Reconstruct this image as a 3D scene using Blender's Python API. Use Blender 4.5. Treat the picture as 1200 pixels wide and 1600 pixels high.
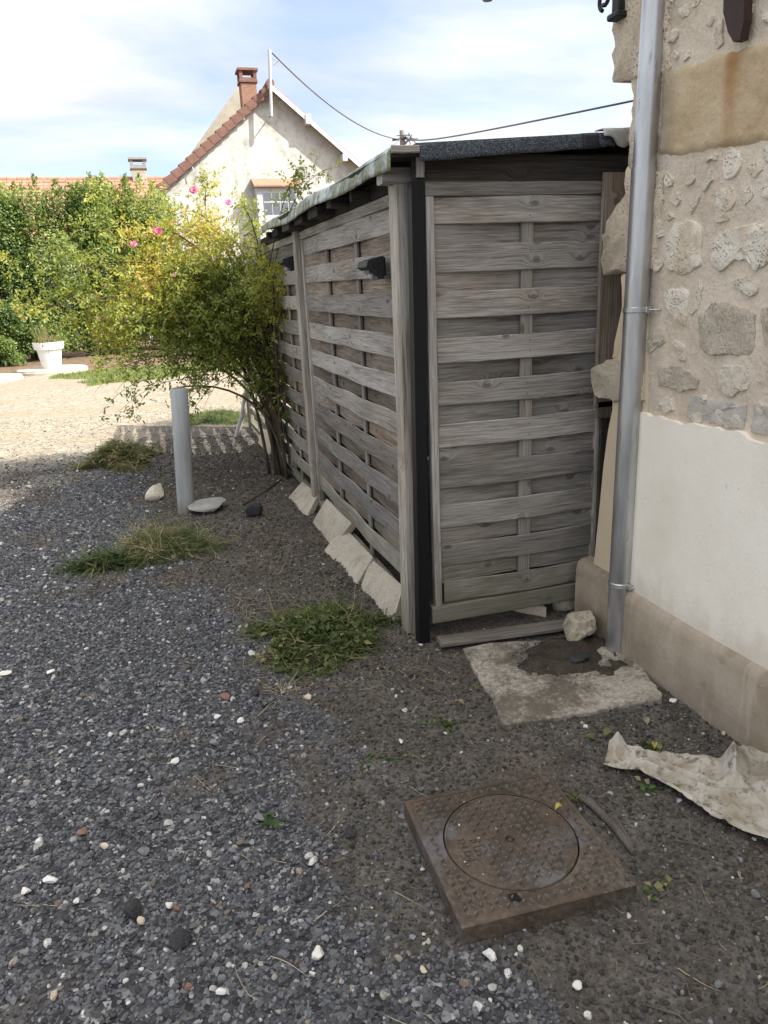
import bpy, bmesh, math, random
import numpy as np
from mathutils import Vector, Matrix, Euler

random.seed(7); RS = np.random.RandomState(11)
SC = bpy.context.scene; COL = SC.collection
for o in list(bpy.data.objects): bpy.data.objects.remove(o)

# ------------------------------------------------------------------ camera (world axes: X along the shed front, Y along its side)
H = 1.6; FPX = 1165.0
_vy = Vector((222 - 600, 466 - 800, FPX)).normalized()
_vx = Vector((4665 - 600, 262 - 800, FPX)); _vx = (_vx - _vx.dot(_vy) * _vy).normalized()
_vz = _vx.cross(_vy)
if _vz.y > 0: _vz = -_vz
ROT = Matrix((_vx, _vy, _vz))
cam = bpy.data.cameras.new('camera'); camo = bpy.data.objects.new('camera', cam); COL.objects.link(camo)
cam.sensor_fit = 'VERTICAL'; cam.sensor_height = 36; cam.sensor_width = 27; cam.lens = FPX / 1600 * 36
cam.clip_start = .05; cam.clip_end = 3000
m = Matrix((ROT.col[0], -ROT.col[1], -ROT.col[2])).transposed()
camo.matrix_world = Matrix.Translation((0, 0, H)) @ m.to_4x4()
SC.camera = camo

# ------------------------------------------------------------------ sun and sky
TO_SUN = Vector((.844, -.615, 1)).normalized()
EL = math.asin(TO_SUN.z); AZ = math.atan2(TO_SUN.x, TO_SUN.y)
SUN_STRENGTH = 2.6; SKY_STRENGTH = .14; EXPOSURE = 1.92; CLOUD = 1.0
w = bpy.data.worlds.new('World'); SC.world = w; w.use_nodes = True
nt = w.node_tree; nt.nodes.clear()
def wn(t, **k):
    n = nt.nodes.new(t)
    for a, b in k.items(): setattr(n, a, b)
    return n
sky = wn('ShaderNodeTexSky'); sky.sky_type = 'NISHITA'; sky.sun_disc = False
sky.sun_elevation = EL; sky.sun_rotation = AZ; sky.air_density = .65; sky.dust_density = 3.0; sky.ozone_density = 2.6
tc = wn('ShaderNodeTexCoord'); sep = wn('ShaderNodeSeparateXYZ'); nt.links.new(tc.outputs['Generated'], sep.inputs[0])
def wmath(op, a, b=None):
    n = wn('ShaderNodeMath', operation=op)
    for i, v in enumerate((a, b)):
        if v is None: continue
        if isinstance(v, (int, float)): n.inputs[i].default_value = v
        else: nt.links.new(v, n.inputs[i])
    return n.outputs[0]
zc = wmath('ADD', wmath('MAXIMUM', sep.outputs[2], 0.0), .16)
u = wmath('DIVIDE', sep.outputs[0], zc); v = wmath('DIVIDE', sep.outputs[1], zc)
cx = wn('ShaderNodeCombineXYZ'); nt.links.new(u, cx.inputs[0]); nt.links.new(v, cx.inputs[1]); cx.inputs[2].default_value = 3.7
mp = wn('ShaderNodeMapping'); nt.links.new(cx.outputs[0], mp.inputs[0]); mp.inputs['Rotation'].default_value = (0, 0, .5); mp.inputs['Scale'].default_value = (.55, 1.0, 1); mp.inputs['Location'].default_value = (-7.5, -3.1, 0)
no = wn('ShaderNodeTexNoise'); nt.links.new(mp.outputs[0], no.inputs['Vector']); no.inputs['Scale'].default_value = 1.15; no.inputs['Detail'].default_value = 9; no.inputs['Roughness'].default_value = .53; no.inputs['Distortion'].default_value = .35
rp = wn('ShaderNodeValToRGB'); nt.links.new(no.outputs[0], rp.inputs[0])
rp.color_ramp.elements[0].position = .36; rp.color_ramp.elements[0].color = (0.25, 0.25, 0.25, 1)
rp.color_ramp.elements[1].position = .60; rp.color_ramp.elements[1].color = (1, 1, 1, 1)
no2 = wn('ShaderNodeTexNoise'); nt.links.new(mp.outputs[0], no2.inputs['Vector']); no2.inputs['Scale'].default_value = 2.3; no2.inputs['Detail'].default_value = 6
rp2 = wn('ShaderNodeValToRGB'); nt.links.new(no2.outputs[0], rp2.inputs[0])
rp2.color_ramp.elements[0].position = .3; rp2.color_ramp.elements[0].color = (.76 * CLOUD, .765 * CLOUD, .785 * CLOUD, 1)
rp2.color_ramp.elements[1].position = .7; rp2.color_ramp.elements[1].color = (1.15 * CLOUD, 1.115 * CLOUD, 1.06 * CLOUD, 1)
# clouds scatter the light of the sky they hang in, so they are brighter towards the sun
bwn = wn('ShaderNodeRGBToBW'); nt.links.new(sky.outputs[0], bwn.inputs[0]); cl_l = wmath('ADD', wmath('MULTIPLY', bwn.outputs[0], .30), 2.15)
# cloud cover is brighter overhead than at the horizon (softened CIE overcast distribution)
cl_l = wmath('MULTIPLY', cl_l, wmath('MULTIPLY', wmath('ADD', wmath('MULTIPLY', wmath('MAXIMUM', sep.outputs[2], 0.0), 2.0), 1.0), .60))
ccol = wn('ShaderNodeVectorMath', operation='SCALE'); nt.links.new(rp2.outputs[0], ccol.inputs[0]); nt.links.new(cl_l, ccol.inputs['Scale'])
clear = wn('ShaderNodeVectorMath', operation='SCALE'); nt.links.new(sky.outputs[0], clear.inputs[0]); clear.inputs['Scale'].default_value = .70
mx = wn('ShaderNodeMix', data_type='RGBA'); nt.links.new(rp.outputs[0], mx.inputs[0]); nt.links.new(clear.outputs[0], mx.inputs[6]); nt.links.new(ccol.outputs[0], mx.inputs[7])
bg = wn('ShaderNodeBackground'); bg.inputs[1].default_value = SKY_STRENGTH; nt.links.new(mx.outputs[2], bg.inputs[0])
wo = wn('ShaderNodeOutputWorld'); nt.links.new(bg.outputs[0], wo.inputs[0])
sl = bpy.data.lights.new('sun', 'SUN'); sl.energy = SUN_STRENGTH; sl.angle = math.radians(.55); sl.color = (1, .95, .86)
so = bpy.data.objects.new('sun', sl); COL.objects.link(so); so.rotation_euler = (-TO_SUN).to_track_quat('-Z', 'Y').to_euler(); so.location = (20, -15, 30)
vs = SC.view_settings; vs.view_transform = 'Standard'; vs.look = 'None'; vs.exposure = EXPOSURE; vs.gamma = 1; vs.use_curve_mapping = False
SC.cycles.max_bounces = 6; SC.cycles.transparent_max_bounces = 6
try: SC.cycles.use_denoising = True
except Exception: pass

# ------------------------------------------------------------------ measuring helpers: where a sight line of the survey photo meets a real plane
def ray(px, py): return ROT @ Vector((px - 600, py - 800, FPX))
def G(px, py, z=0.0):
    d = ray(px, py); t = (z - H) / d.z; return Vector((0, 0, H)) + d * t
def PX(px, py, x):
    d = ray(px, py); return Vector((0, 0, H)) + d * (x / d.x)
def PY(px, py, y):
    d = ray(px, py); return Vector((0, 0, H)) + d * (y / d.y)

# ------------------------------------------------------------------ numpy value noise
_T = RS.rand(256, 256)
def vnoise(x, y):
    xi = np.floor(x).astype(int); yi = np.floor(y).astype(int); fx = x - xi; fy = y - yi
    fx = fx * fx * (3 - 2 * fx); fy = fy * fy * (3 - 2 * fy)
    a = _T[xi % 256, yi % 256]; b = _T[(xi + 1) % 256, yi % 256]; c = _T[xi % 256, (yi + 1) % 256]; d = _T[(xi + 1) % 256, (yi + 1) % 256]
    return (a * (1 - fx) + b * fx) * (1 - fy) + (c * (1 - fx) + d * fx) * fy
def fbm(x, y, o=4):
    s = 0; a = .5
    for k in range(o): s = s + a * vnoise(x * 2 ** k + 17.3 * k, y * 2 ** k + 5.1 * k); a *= .5
    return s
def sstep(a, b, x):
    t = np.clip((x - a) / (b - a), 0, 1); return t * t * (3 - 2 * t)

# soil / gravel border, as x of the border for a given y
_by = np.array([-2, .95, 1.06, 1.23, 1.43, 2.08, 2.95, 4.28, 5.2, 6.7, 8.7, 10.4, 12.])
_bx = np.array([1.05, .88, .82, .72, .58, .52, .36, .14, .02, -.12, -.40, -.2, 1.2])
def soilmask(x, y):
    x = np.asarray(x, float); y = np.asarray(y, float)
    b = np.interp(y, _by, _bx)
    n = (fbm(x * 2.3 + 9, y * 2.3 + 4) - .47) * 1.0 + (fbm(x * 11, y * 11, 4) - .47) * .55
    s = sstep(-.17, .17, x - b + n)
    s = s * (1 - sstep(10.2, 11, y))
    return np.maximum(s, .85 * sstep(.56, .70, fbm(x * 2.0 + 40, y * 2.0 + 11, 5)) * (y < 8))
def sandmask(x, y):
    b = 8.0 + .45 * (np.asarray(x) + 1.0)
    n = (fbm(np.asarray(x) * 1.2 + 3, np.asarray(y) * 1.2) - .47) * 3.5
    return sstep(-1.6, 1.6, np.asarray(y) - b + n)
def hgt(x, y):
    x = np.asarray(x, float); y = np.asarray(y, float)
    near = 1 - sstep(9, 16, y)
    sm = soilmask(x, y)
    hh = (fbm(x * 1.1 + 5, y * 1.1 + 2) - .47) * .05 + (fbm(x * 5 + 1, y * 5 + 8, 3) - .44) * (.014 + .022 * sm)
    hh = hh + (fbm(x * 22, y * 22, 2) - .37) * .016 * sm
    flat = np.exp(-(((x - .84) / .42) ** 4 + ((y - 1.67) / .42) ** 4))
    flat2 = np.exp(-(((x - 1.45) / .42) ** 4 + ((y - 2.55) / .45) ** 4))
    hh = hh * (1 - .95 * np.maximum(flat, flat2)) - .012 * flat
    return hh * near
def gz(x, y): return float(hgt(np.array([x]), np.array([y]))[0])
def GG(px, py):
    p = G(px, py)
    for _ in range(3): p = G(px, py, gz(p.x, p.y))
    return p

# ------------------------------------------------------------------ shader helpers
class N:
    def __init__(s, name):
        s.m = bpy.data.materials.new(name); s.m.use_nodes = True; s.t = s.m.node_tree; s.t.nodes.clear()
        s.out = s.t.nodes.new('ShaderNodeOutputMaterial'); s.b = s.t.nodes.new('ShaderNodeBsdfPrincipled')
        s.t.links.new(s.b.outputs[0], s.out.inputs[0]); s._obj = None
        s.b.inputs['Specular IOR Level'].default_value = .25
    def n(s, typ, **k):
        x = s.t.nodes.new(typ)
        for a, b in k.items(): setattr(x, a, b)
        return x
    def set(s, sock, v):
        if v is None: return
        if hasattr(v, 'is_output') or isinstance(v, bpy.types.NodeSocket): s.t.links.new(v, sock)
        else:
            if isinstance(v, (tuple, list)) and len(v) == 3 and sock.type == 'RGBA': v = (*v, 1)
            sock.default_value = v
    def P(s, **k):
        for a, b in k.items(): s.set(s.b.inputs[{'color': 'Base Color', 'rough': 'Roughness', 'metal': 'Metallic', 'normal': 'Normal', 'spec': 'Specular IOR Level', 'trans': 'Transmission Weight', 'alpha': 'Alpha', 'sss': 'Subsurface Weight'}[a]], b)
        return s.m
    def obj(s):
        if s._obj is None:
            tcn = s.n('ShaderNodeTexCoord'); oi = s.n('ShaderNodeObjectInfo')
            a = s.n('ShaderNodeVectorMath', operation='SCALE'); s.set(a.inputs[0], (37.0, 91.0, 53.0)); s.set(a.inputs['Scale'], oi.outputs['Random'])
            b = s.n('ShaderNodeVectorMath', operation='ADD'); s.set(b.inputs[0], tcn.outputs['Object']); s.set(b.inputs[1], a.outputs[0])
            s._obj = b.outputs[0]; s.raw = tcn.outputs['Object']; s.rnd = oi.outputs['Random']
        return s._obj
    def pos(s): return s.n('ShaderNodeNewGeometry').outputs['Position']
    def vec(s, v, sc): 
        a = s.n('ShaderNodeVectorMath', operation='MULTIPLY'); s.set(a.inputs[0], v); s.set(a.inputs[1], sc); return a.outputs[0]
    def vadd(s, v, w_):
        a = s.n('ShaderNodeVectorMath', operation='ADD'); s.set(a.inputs[0], v); s.set(a.inputs[1], w_); return a.outputs[0]
    def noise(s, v, sc, det=4, ro=.55, dist=0, col=False):
        a = s.n('ShaderNodeTexNoise'); s.set(a.inputs['Vector'], v); a.inputs['Scale'].default_value = sc; a.inputs['Detail'].default_value = det
        a.inputs['Roughness'].default_value = ro; a.inputs['Distortion'].default_value = dist; return a.outputs[1 if col else 0]
    def voro(s, v, sc, feat='F1', out='Distance', rnd=1):
        a = s.n('ShaderNodeTexVoronoi', feature=feat); s.set(a.inputs['Vector'], v); a.inputs['Scale'].default_value = sc; a.inputs['Randomness'].default_value = rnd; return a.outputs[out]
    def ramp(s, f, st, interp='LINEAR'):
        a = s.n('ShaderNodeValToRGB'); s.set(a.inputs[0], f); r = a.color_ramp; r.interpolation = interp
        while len(r.elements) < len(st): r.elements.new(.5)
        for e, (p, c) in zip(r.elements, st):
            e.position = p; c = (c, c, c) if isinstance(c, (int, float)) else c; e.color = (*c, 1)
        return a.outputs[0]
    def mix(s, f, a, b, mode='MIX'):
        x = s.n('ShaderNodeMix', data_type='RGBA', blend_type=mode); s.set(x.inputs[0], f); s.set(x.inputs[6], a); s.set(x.inputs[7], b); return x.outputs[2]
    def math(s, op, a, b=None, c=None):
        x = s.n('ShaderNodeMath', operation=op)
        for i, v in enumerate((a, b, c)): s.set(x.inputs[i], v)
        return x.outputs[0]
    def mr(s, v, a, b, c=0.0, d=1.0):
        x = s.n('ShaderNodeMapRange'); x.interpolation_type = 'SMOOTHSTEP'
        for i, q in enumerate((v, a, b, c, d)): s.set(x.inputs[i], q)
        return x.outputs[0]
    def xyz(s, v):
        x = s.n('ShaderNodeSeparateXYZ'); s.set(x.inputs[0], v); return x.outputs
    def cxyz(s, a, b, c):
        x = s.n('ShaderNodeCombineXYZ'); s.set(x.inputs[0], a); s.set(x.inputs[1], b); s.set(x.inputs[2], c); return x.outputs[0]
    def bump(s, h, st=.5, d=.01, nrm=None):
        x = s.n('ShaderNodeBump'); x.inputs['Strength'].default_value = st; x.inputs['Distance'].default_value = d; s.set(x.inputs['Height'], h); s.set(x.inputs['Normal'], nrm); return x.outputs[0]
    def attr(s, name, typ='GEOMETRY', out='Fac'):
        x = s.n('ShaderNodeAttribute', attribute_name=name, attribute_type=typ); return x.outputs[out]

def wood(name, tones, moss=0.0, knots=1.0, along='X'):
    s = N(name); o = s.obj(); q = s.xyz(o)
    if along == 'Y': o = s.cxyz(q[1], q[0], q[2]); q = s.xyz(o)
    # knots: distance in a stretched cell grid
    kv = s.cxyz(s.math('MULTIPLY', q[0], 4.2), s.math('MULTIPLY', q[2], 9.0), 0.0)
    vn = s.n('ShaderNodeTexVoronoi'); vn.voronoi_dimensions = '2D'; s.set(vn.inputs['Vector'], kv); vn.inputs['Scale'].default_value = 1.0
    d = vn.outputs['Distance']; pick = s.xyz(vn.outputs['Color'])[0]
    on = s.mr(pick, .62, .66); 
    kd = s.math('ADD', d, s.math('SUBTRACT', 1.0, on))
    warp = s.math('MULTIPLY', s.mr(kd, .0, .34, 1.0, 0.0), .032)
    wob = s.math('MULTIPLY', s.noise(s.vec(o, (1.3, 3., 4.)), 1.0, 2), .03)
    zz = s.math('ADD', s.math('ADD', q[2], warp), wob)
    gv = s.cxyz(s.math('MULTIPLY', q[0], 3.0), s.math('MULTIPLY', q[1], 60.), s.math('MULTIPLY', zz, 130.))
    g1 = s.noise(gv, 1.0, 4, .6); 
    gv2 = s.cxyz(s.math('MULTIPLY', q[0], 9.0), s.math('MULTIPLY', q[1], 160.), s.math('MULTIPLY', zz, 330.))
    g2 = s.noise(gv2, 1.0, 3, .6)
    big = s.noise(s.vec(o, (2.0, 4., 9.)), 1.0, 3)
    f = s.math('ADD', s.math('MULTIPLY', g1, .46), s.math('ADD', s.math('MULTIPLY', g2, .36), s.math('MULTIPLY', big, .28)))
    c = s.ramp(f, [(.38, tones[0]), (.50, tones[1]), (.58, tones[2]), (.70, tones[3])])
    br = s.mr(s.noise(s.vec(o, (1.1, 2., 3.)), 1.0, 2), .5, .72)
    c = s.mix(s.math('MULTIPLY', br, .35), c, s.mix(1.0, c, (1.10, .90, .72), 'MULTIPLY'))
    k = s.math('MULTIPLY', s.mr(kd, .05, .13, 1.0, 0.0), s.mr(g1, .3, .6, .6, 1.0))
    c = s.mix(s.math('MULTIPLY', k, .62 * knots), c, (tones[0][0] * .55, tones[0][1] * .5, tones[0][2] * .42))
    tone = s.mr(s.rnd, 0, 1, .64, 1.24); tv = s.cxyz(tone, tone, tone)
    c = s.mix(1.0, c, tv, 'MULTIPLY')
    if moss > 0:
        z = s.xyz(s.pos())[2]; mo = s.math('MULTIPLY', s.mr(s.math('ADD', z, s.math('MULTIPLY', s.noise(s.pos(), 9, 4), .35)), .3, .62, 1.0, 0.0), moss)
        c = s.mix(mo, c, (.105, .105, .055))
    h = s.math('ADD', s.math('MULTIPLY', g1, .6), s.math('ADD', s.math('MULTIPLY', g2, .5), s.math('MULTIPLY', k, -.5)))
    return s.P(color=c, rough=.85, normal=s.bump(h, .55, .004), spec=.15)

def stone(name, a, b, c_, sc=22, pits=.5, bstr=.6, dirt=None):
    s = N(name); o = s.obj()
    n1 = s.noise(o, sc * .25, 5, .6); n2 = s.noise(o, sc * 2.2, 5, .65); n3 = s.noise(o, sc * 9, 3, .7)
    f = s.math('ADD', s.math('MULTIPLY', n1, .5), s.math('MULTIPLY', n2, .5))
    c = s.ramp(f, [(.33, a), (.5, b), (.68, c_)])
    pit = s.mr(s.voro(s.vadd(o, s.vec(s.noise(o, sc, 2, col=True), (.03, .03, .03))), sc * 4), .1, .42, 1.0, 0.0)
    pit = s.math('MULTIPLY', pit, s.mr(s.noise(o, sc * .5, 2), .42, .6))
    c = s.mix(s.math('MULTIPLY', pit, pits), c, tuple(x * .4 for x in a))
    if dirt: c = s.mix(s.math('MULTIPLY', s.mr(s.noise(s.vadd(o, (4., 2., 1.)), sc * .35, 5), .52, .66), dirt[1]), c, dirt[0])
    h = s.math('SUBTRACT', s.math('ADD', s.math('MULTIPLY', n2, .7), s.math('MULTIPLY', n3, .35)), s.math('MULTIPLY', pit, .5))
    return s.P(color=c, rough=.92, normal=s.bump(h, bstr, .012), spec=.15)

def plain(name, a, b, sc=30, rough=.6, metal=0, bstr=.2, spec=.3):
    s = N(name); o = s.obj(); n1 = s.noise(o, sc, 5, .6); n2 = s.noise(o, sc * .2, 3)
    c = s.ramp(s.math('ADD', s.math('MULTIPLY', n1, .5), s.math('MULTIPLY', n2, .5)), [(.35, a), (.65, b)])
    return s.P(color=c, rough=rough, metal=metal, normal=s.bump(n1, bstr, .004), spec=spec)

def leafmat(name, cols, rough=.5, transl=.35, glow=(1.6, 1.5, .7)):
    s = N(name); t = s.attr('tone'); c = s.ramp(t, cols)
    s.P(color=c, rough=rough, spec=.35)
    tr = s.n('ShaderNodeBsdfTranslucent'); s.set(tr.inputs[0], s.mix(1.0, c, glow, 'MULTIPLY'))
    mxs = s.n('ShaderNodeMixShader'); mxs.inputs[0].default_value = transl
    s.t.links.new(s.b.outputs[0], mxs.inputs[1]); s.t.links.new(tr.outputs[0], mxs.inputs[2]); s.t.links.new(mxs.outputs[0], s.out.inputs[0])
    return s.m

# ------------------------------------------------------------------ object helpers
ORG = {}
def thing(name, label, cat, loc=(0, 0, 0), group=None):
    o = bpy.data.objects.new(name, None); COL.objects.link(o); o.location = loc; o.empty_display_size = .2
    o['label'] = label; o['category'] = cat
    if group: o['group'] = group
    ORG[o] = Vector(loc); return o
def tag(o, label, cat, group=None):
    o['label'] = label; o['category'] = cat
    if group: o['group'] = group
    return o
def npmesh(name, v, faces):
    """faces: one array (n,k) or a list of such arrays"""
    me = bpy.data.meshes.new(name); v = np.asarray(v, np.float32)
    if not isinstance(faces, (list, tuple)): faces = [faces]
    faces = [np.asarray(f, np.int32) for f in faces if len(f)]
    me.vertices.add(len(v)); me.vertices.foreach_set('co', v.ravel())
    lp = np.concatenate([f.ravel() for f in faces]); ln = np.concatenate([np.full(len(f), f.shape[1], np.int32) for f in faces])
    st = np.concatenate([[0], np.cumsum(ln)[:-1]]).astype(np.int32)
    me.loops.add(len(lp)); me.loops.foreach_set('vertex_index', lp); me.polygons.add(len(ln)); me.polygons.foreach_set('loop_start', st)
    me.update(calc_edges=True); me.validate(); return me
def link(name, me, mat, parent=None, loc=None, rot=None, smooth=False, kind=None):
    """world placed mesh object, parented (unrotated parents only)"""
    o = bpy.data.objects.new(name, me); COL.objects.link(o)
    if mat is not None and len(me.materials) == 0: me.materials.append(mat)
    if smooth: me.polygons.foreach_set('use_smooth', np.ones(len(me.polygons), bool))
    l = Vector(loc) if loc is not None else Vector((0, 0, 0)); ORG[o] = l
    if parent is not None: o.parent = parent; l = l - ORG[parent]
    o.location = l
    if rot is not None: o.rotation_euler = rot
    if kind: o['kind'] = kind
    return o
def M(name, v, f, mat, parent=None, smooth=False, kind=None, origin=None):
    v = np.asarray(v, float)
    c = np.array(origin, float) if origin is not None else (v.min(0) + v.max(0)) / 2
    if isinstance(f, list) and f and not isinstance(f[0], np.ndarray):
        me = bpy.data.meshes.new(name); me.from_pydata((v - c).tolist(), [], f); me.update()
    else: me = npmesh(name, v - c, f)
    return link(name, me, mat, parent, c, None, smooth, kind)
class MB:
    """collects vertices and faces in world space"""
    def __init__(s): s.v = []; s.f = []
    def add(s, v, f):
        b = len(s.v); s.v += [tuple(x) for x in v]; s.f += [tuple(i + b for i in q) for q in f]; return s
    def box(s, x0, x1, y0, y1, z0, z1, ch=0.0):
        if ch <= 0:
            v = [(x, y, z) for x in (x0, x1) for y in (y0, y1) for z in (z0, z1)]
            return s.add(v, [(0, 1, 3, 2), (4, 6, 7, 5), (0, 4, 5, 1), (2, 3, 7, 6), (0, 2, 6, 4), (1, 5, 7, 3)])
        bm = bmesh.new(); bmesh.ops.create_cube(bm, size=1)
        for q in bm.verts: q.co = Vector(((x0 + x1) / 2 + q.co.x * (x1 - x0), (y0 + y1) / 2 + q.co.y * (y1 - y0), (z0 + z1) / 2 + q.co.z * (z1 - z0)))
        bmesh.ops.bevel(bm, geom=list(bm.edges), offset=ch, segments=1, affect='EDGES')
        bm.verts.index_update(); s.add([q.co for q in bm.verts], [[q.index for q in f.verts] for f in bm.faces]); bm.free(); return s
    def tube(s, pts, r, n=8, cap=True):
        pts = [Vector(p) for p in pts]; k = len(pts); rs = r if isinstance(r, (list, tuple)) else [r] * k
        vs_ = []; up = None
        for i, p in enumerate(pts):
            t = (pts[min(i + 1, k - 1)] - pts[max(i - 1, 0)]).normalized()
            if up is None: up = t.orthogonal().normalized()
            up = (up - up.dot(t) * t); up = up.normalized() if up.length > 1e-6 else t.orthogonal().normalized()
            b = t.cross(up)
            for j in range(n):
                a = 2 * math.pi * j / n; vs_.append(p + (up * math.cos(a) + b * math.sin(a)) * rs[i])
        fs = [(i * n + j, i * n + (j + 1) % n, (i + 1) * n + (j + 1) % n, (i + 1) * n + j) for i in range(k - 1) for j in range(n)]
        if cap: fs += [tuple(range(n - 1, -1, -1)), tuple((k - 1) * n + j for j in range(n))]
        return s.add(vs_, fs)
    def lathe(s, c, prof, n=32, axis=None):
        c = Vector(c); vs_ = []
        for (r, z) in prof:
            for j in range(n):
                a = 2 * math.pi * j / n; vs_.append(c + Vector((r * math.cos(a), r * math.sin(a), z)))
        k = len(prof)
        fs = [(i * n + j, i * n + (j + 1) % n, (i + 1) * n + (j + 1) % n, (i + 1) * n + j) for i in range(k - 1) for j in range(n)]
        return s.add(vs_, fs)
    def build(s, name, mat, parent=None, smooth=False, kind=None, origin=None):
        return M(name, s.v, s.f, mat, parent, smooth, kind, origin)
def shade_auto(o, ang=.6):
    bm = bmesh.new(); bm.from_mesh(o.data)
    for f in bm.faces: f.smooth = True
    for e in bm.edges: e.smooth = len(e.link_faces) == 2 and e.calc_face_angle(0) < ang
    bm.to_mesh(o.data); bm.free(); return o

# boards: length on local X, thickness on Y, width on Z
_BC = {}
def board_mesh(L, W, T, bow=None, nseg=None, rough=.0015, seed=0, ch=.004):
    key = (round(L, 3), round(W, 3), round(T, 3), bow[0] if bow else 0, seed, nseg)
    if key in _BC: return _BC[key]
    rr = random.Random(hash(key) & 0xffff)
    nseg = nseg or (12 if bow else 6); sec = [(-1, -1, 1, 0), (-1, 1, -1, 0)]
    prof = [(-T / 2, -W / 2 + ch), (-T / 2, W / 2 - ch), (-T / 2 + ch, W / 2), (T / 2 - ch, W / 2), (T / 2, W / 2 - ch), (T / 2, -W / 2 + ch), (T / 2 - ch, -W / 2), (-T / 2 + ch, -W / 2)]
    v = []; f = []; ph = rr.uniform(0, 9)
    for i in range(nseg + 1):
        x = -L / 2 + L * i / nseg; dy = bow[1](x) if bow else 0
        up = rough * 1.6 * math.sin(x * 3.1 + ph) + rr.uniform(-rough, rough); dn = rough * 1.6 * math.sin(x * 2.3 + ph * 2) + rr.uniform(-rough, rough)
        for (py, pz) in prof: v.append((x, py + dy, pz + (up if pz > 0 else dn)))
    n = 8
    for i in range(nseg):
        for j in range(n): f.append((i * n + j, (i + 1) * n + j, (i + 1) * n + (j + 1) % n, i * n + (j + 1) % n))
    f += [tuple(range(n)), tuple(nseg * n + j for j in range(n - 1, -1, -1))]
    me = bpy.data.meshes.new('board'); me.from_pydata(v, [], f); me.update(); _BC[key] = me; return me
def board(name, loc, L, W, T, mat, parent, rot=(0, 0, 0), **k):
    me = board_mesh(L, W, T, **k)
    if len(me.materials) and me.materials[0] != mat:
        me = me.copy(); me.materials.clear()
    return link(name, me, mat, parent, loc, rot)
UPR = (0, -math.pi / 2, 0)            # local X up

# ------------------------------------------------------------------ materials
GREY = [(.098, .087, .075), (.222, .204, .181), (.318, .298, .269), (.43, .408, .376)]
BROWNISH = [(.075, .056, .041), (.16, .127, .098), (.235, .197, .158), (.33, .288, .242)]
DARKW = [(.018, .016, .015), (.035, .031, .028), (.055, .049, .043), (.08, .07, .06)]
M_wood = wood('weathered grey wood', GREY, moss=.55)
M_woody = wood('weathered grey rail wood', GREY, moss=.55, along='Y')
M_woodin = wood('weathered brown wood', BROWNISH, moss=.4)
M_post = wood('weathered post wood', [(c[0] * 1.3, c[1] * 1.26, c[2] * 1.18) for c in GREY], moss=.25, knots=.4)
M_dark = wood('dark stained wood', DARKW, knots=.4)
M_plank = wood('grey ground plank', [(.06, .052, .045), (.13, .115, .10), (.19, .17, .15), (.26, .24, .21)], knots=.8)
M_black = plain('black lacquer', (.004, .004, .005), (.006, .006, .007), 60, .5, 0, .05, .3)

def ground_mat():
    s = N('gravel and soil ground'); p = s.pos(); so_ = s.attr('soil'); sa = s.attr('sand'); gr = s.attr('lawn')
    n1 = s.noise(p, 60, 4, .7); n2 = s.noise(p, 6, 5, .6); n3 = s.noise(p, 1.2, 4, .6)
    vc = s.n('ShaderNodeTexVoronoi'); s.set(vc.inputs['Vector'], p); vc.inputs['Scale'].default_value = 55
    cell = s.xyz(vc.outputs['Color'])
    grav = s.ramp(cell[0], [(0, (.028, .028, .030)), (.55, (.074, .075, .080)), (.86, (.14, .142, .15)), (.93, (.16, .16, .165)), (1, (.36, .35, .33))])
    soil = s.ramp(s.math('ADD', s.math('MULTIPLY', n1, .6), s.math('MULTIPLY', n2, .45)), [(.30, (.038, .034, .030)), (.52, (.095, .085, .074)), (.68, (.162, .148, .130)), (.80, (.25, .232, .206))])
    red = s.mr(n3, .5, .65); soil = s.mix(s.math('MULTIPLY', red, .25), soil, s.mix(1.0, soil, (1.25, .95, .75), 'MULTIPLY'))
    vs2 = s.n('ShaderNodeTexVoronoi'); s.set(vs2.inputs['Vector'], p); vs2.inputs['Scale'].default_value = 26
    sc_ = s.xyz(vs2.outputs['Color'])
    sand = s.ramp(s.math('ADD', s.math('MULTIPLY', sc_[0], .4), s.math('MULTIPLY', n2, .6)), [(.2, (.15, .13, .10)), (.5, (.26, .228, .178)), (.8, (.38, .34, .275))])
    track = s.noise(s.vec(p, (.35, 1.3, 1)), 1.0, 3)
    sand = s.mix(s.math('MULTIPLY', s.mr(track, .45, .62), .5), sand, (.25, .20, .14))
    litter = s.ramp(n2, [(.35, (.085, .06, .04)), (.6, (.19, .135, .09))])
    c = s.mix(sa, grav, sand); c = s.mix(so_, c, soil)
    c = s.mix(s.mr(gr, .2, .5), c, s.mix(s.mr(gr, 1.2, 1.8), s.ramp(n2, [(.3, (.06, .085, .02)), (.7, (.17, .19, .06))]), litter))
    h = s.math('ADD', s.math('MULTIPLY', s.math('SUBTRACT', 1.0, vc.outputs['Distance']), .8), s.math('MULTIPLY', n1, .6))
    return s.P(color=c, rough=.95, normal=s.bump(h, .8, .012), spec=.1)
M_ground = ground_mat()

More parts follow.
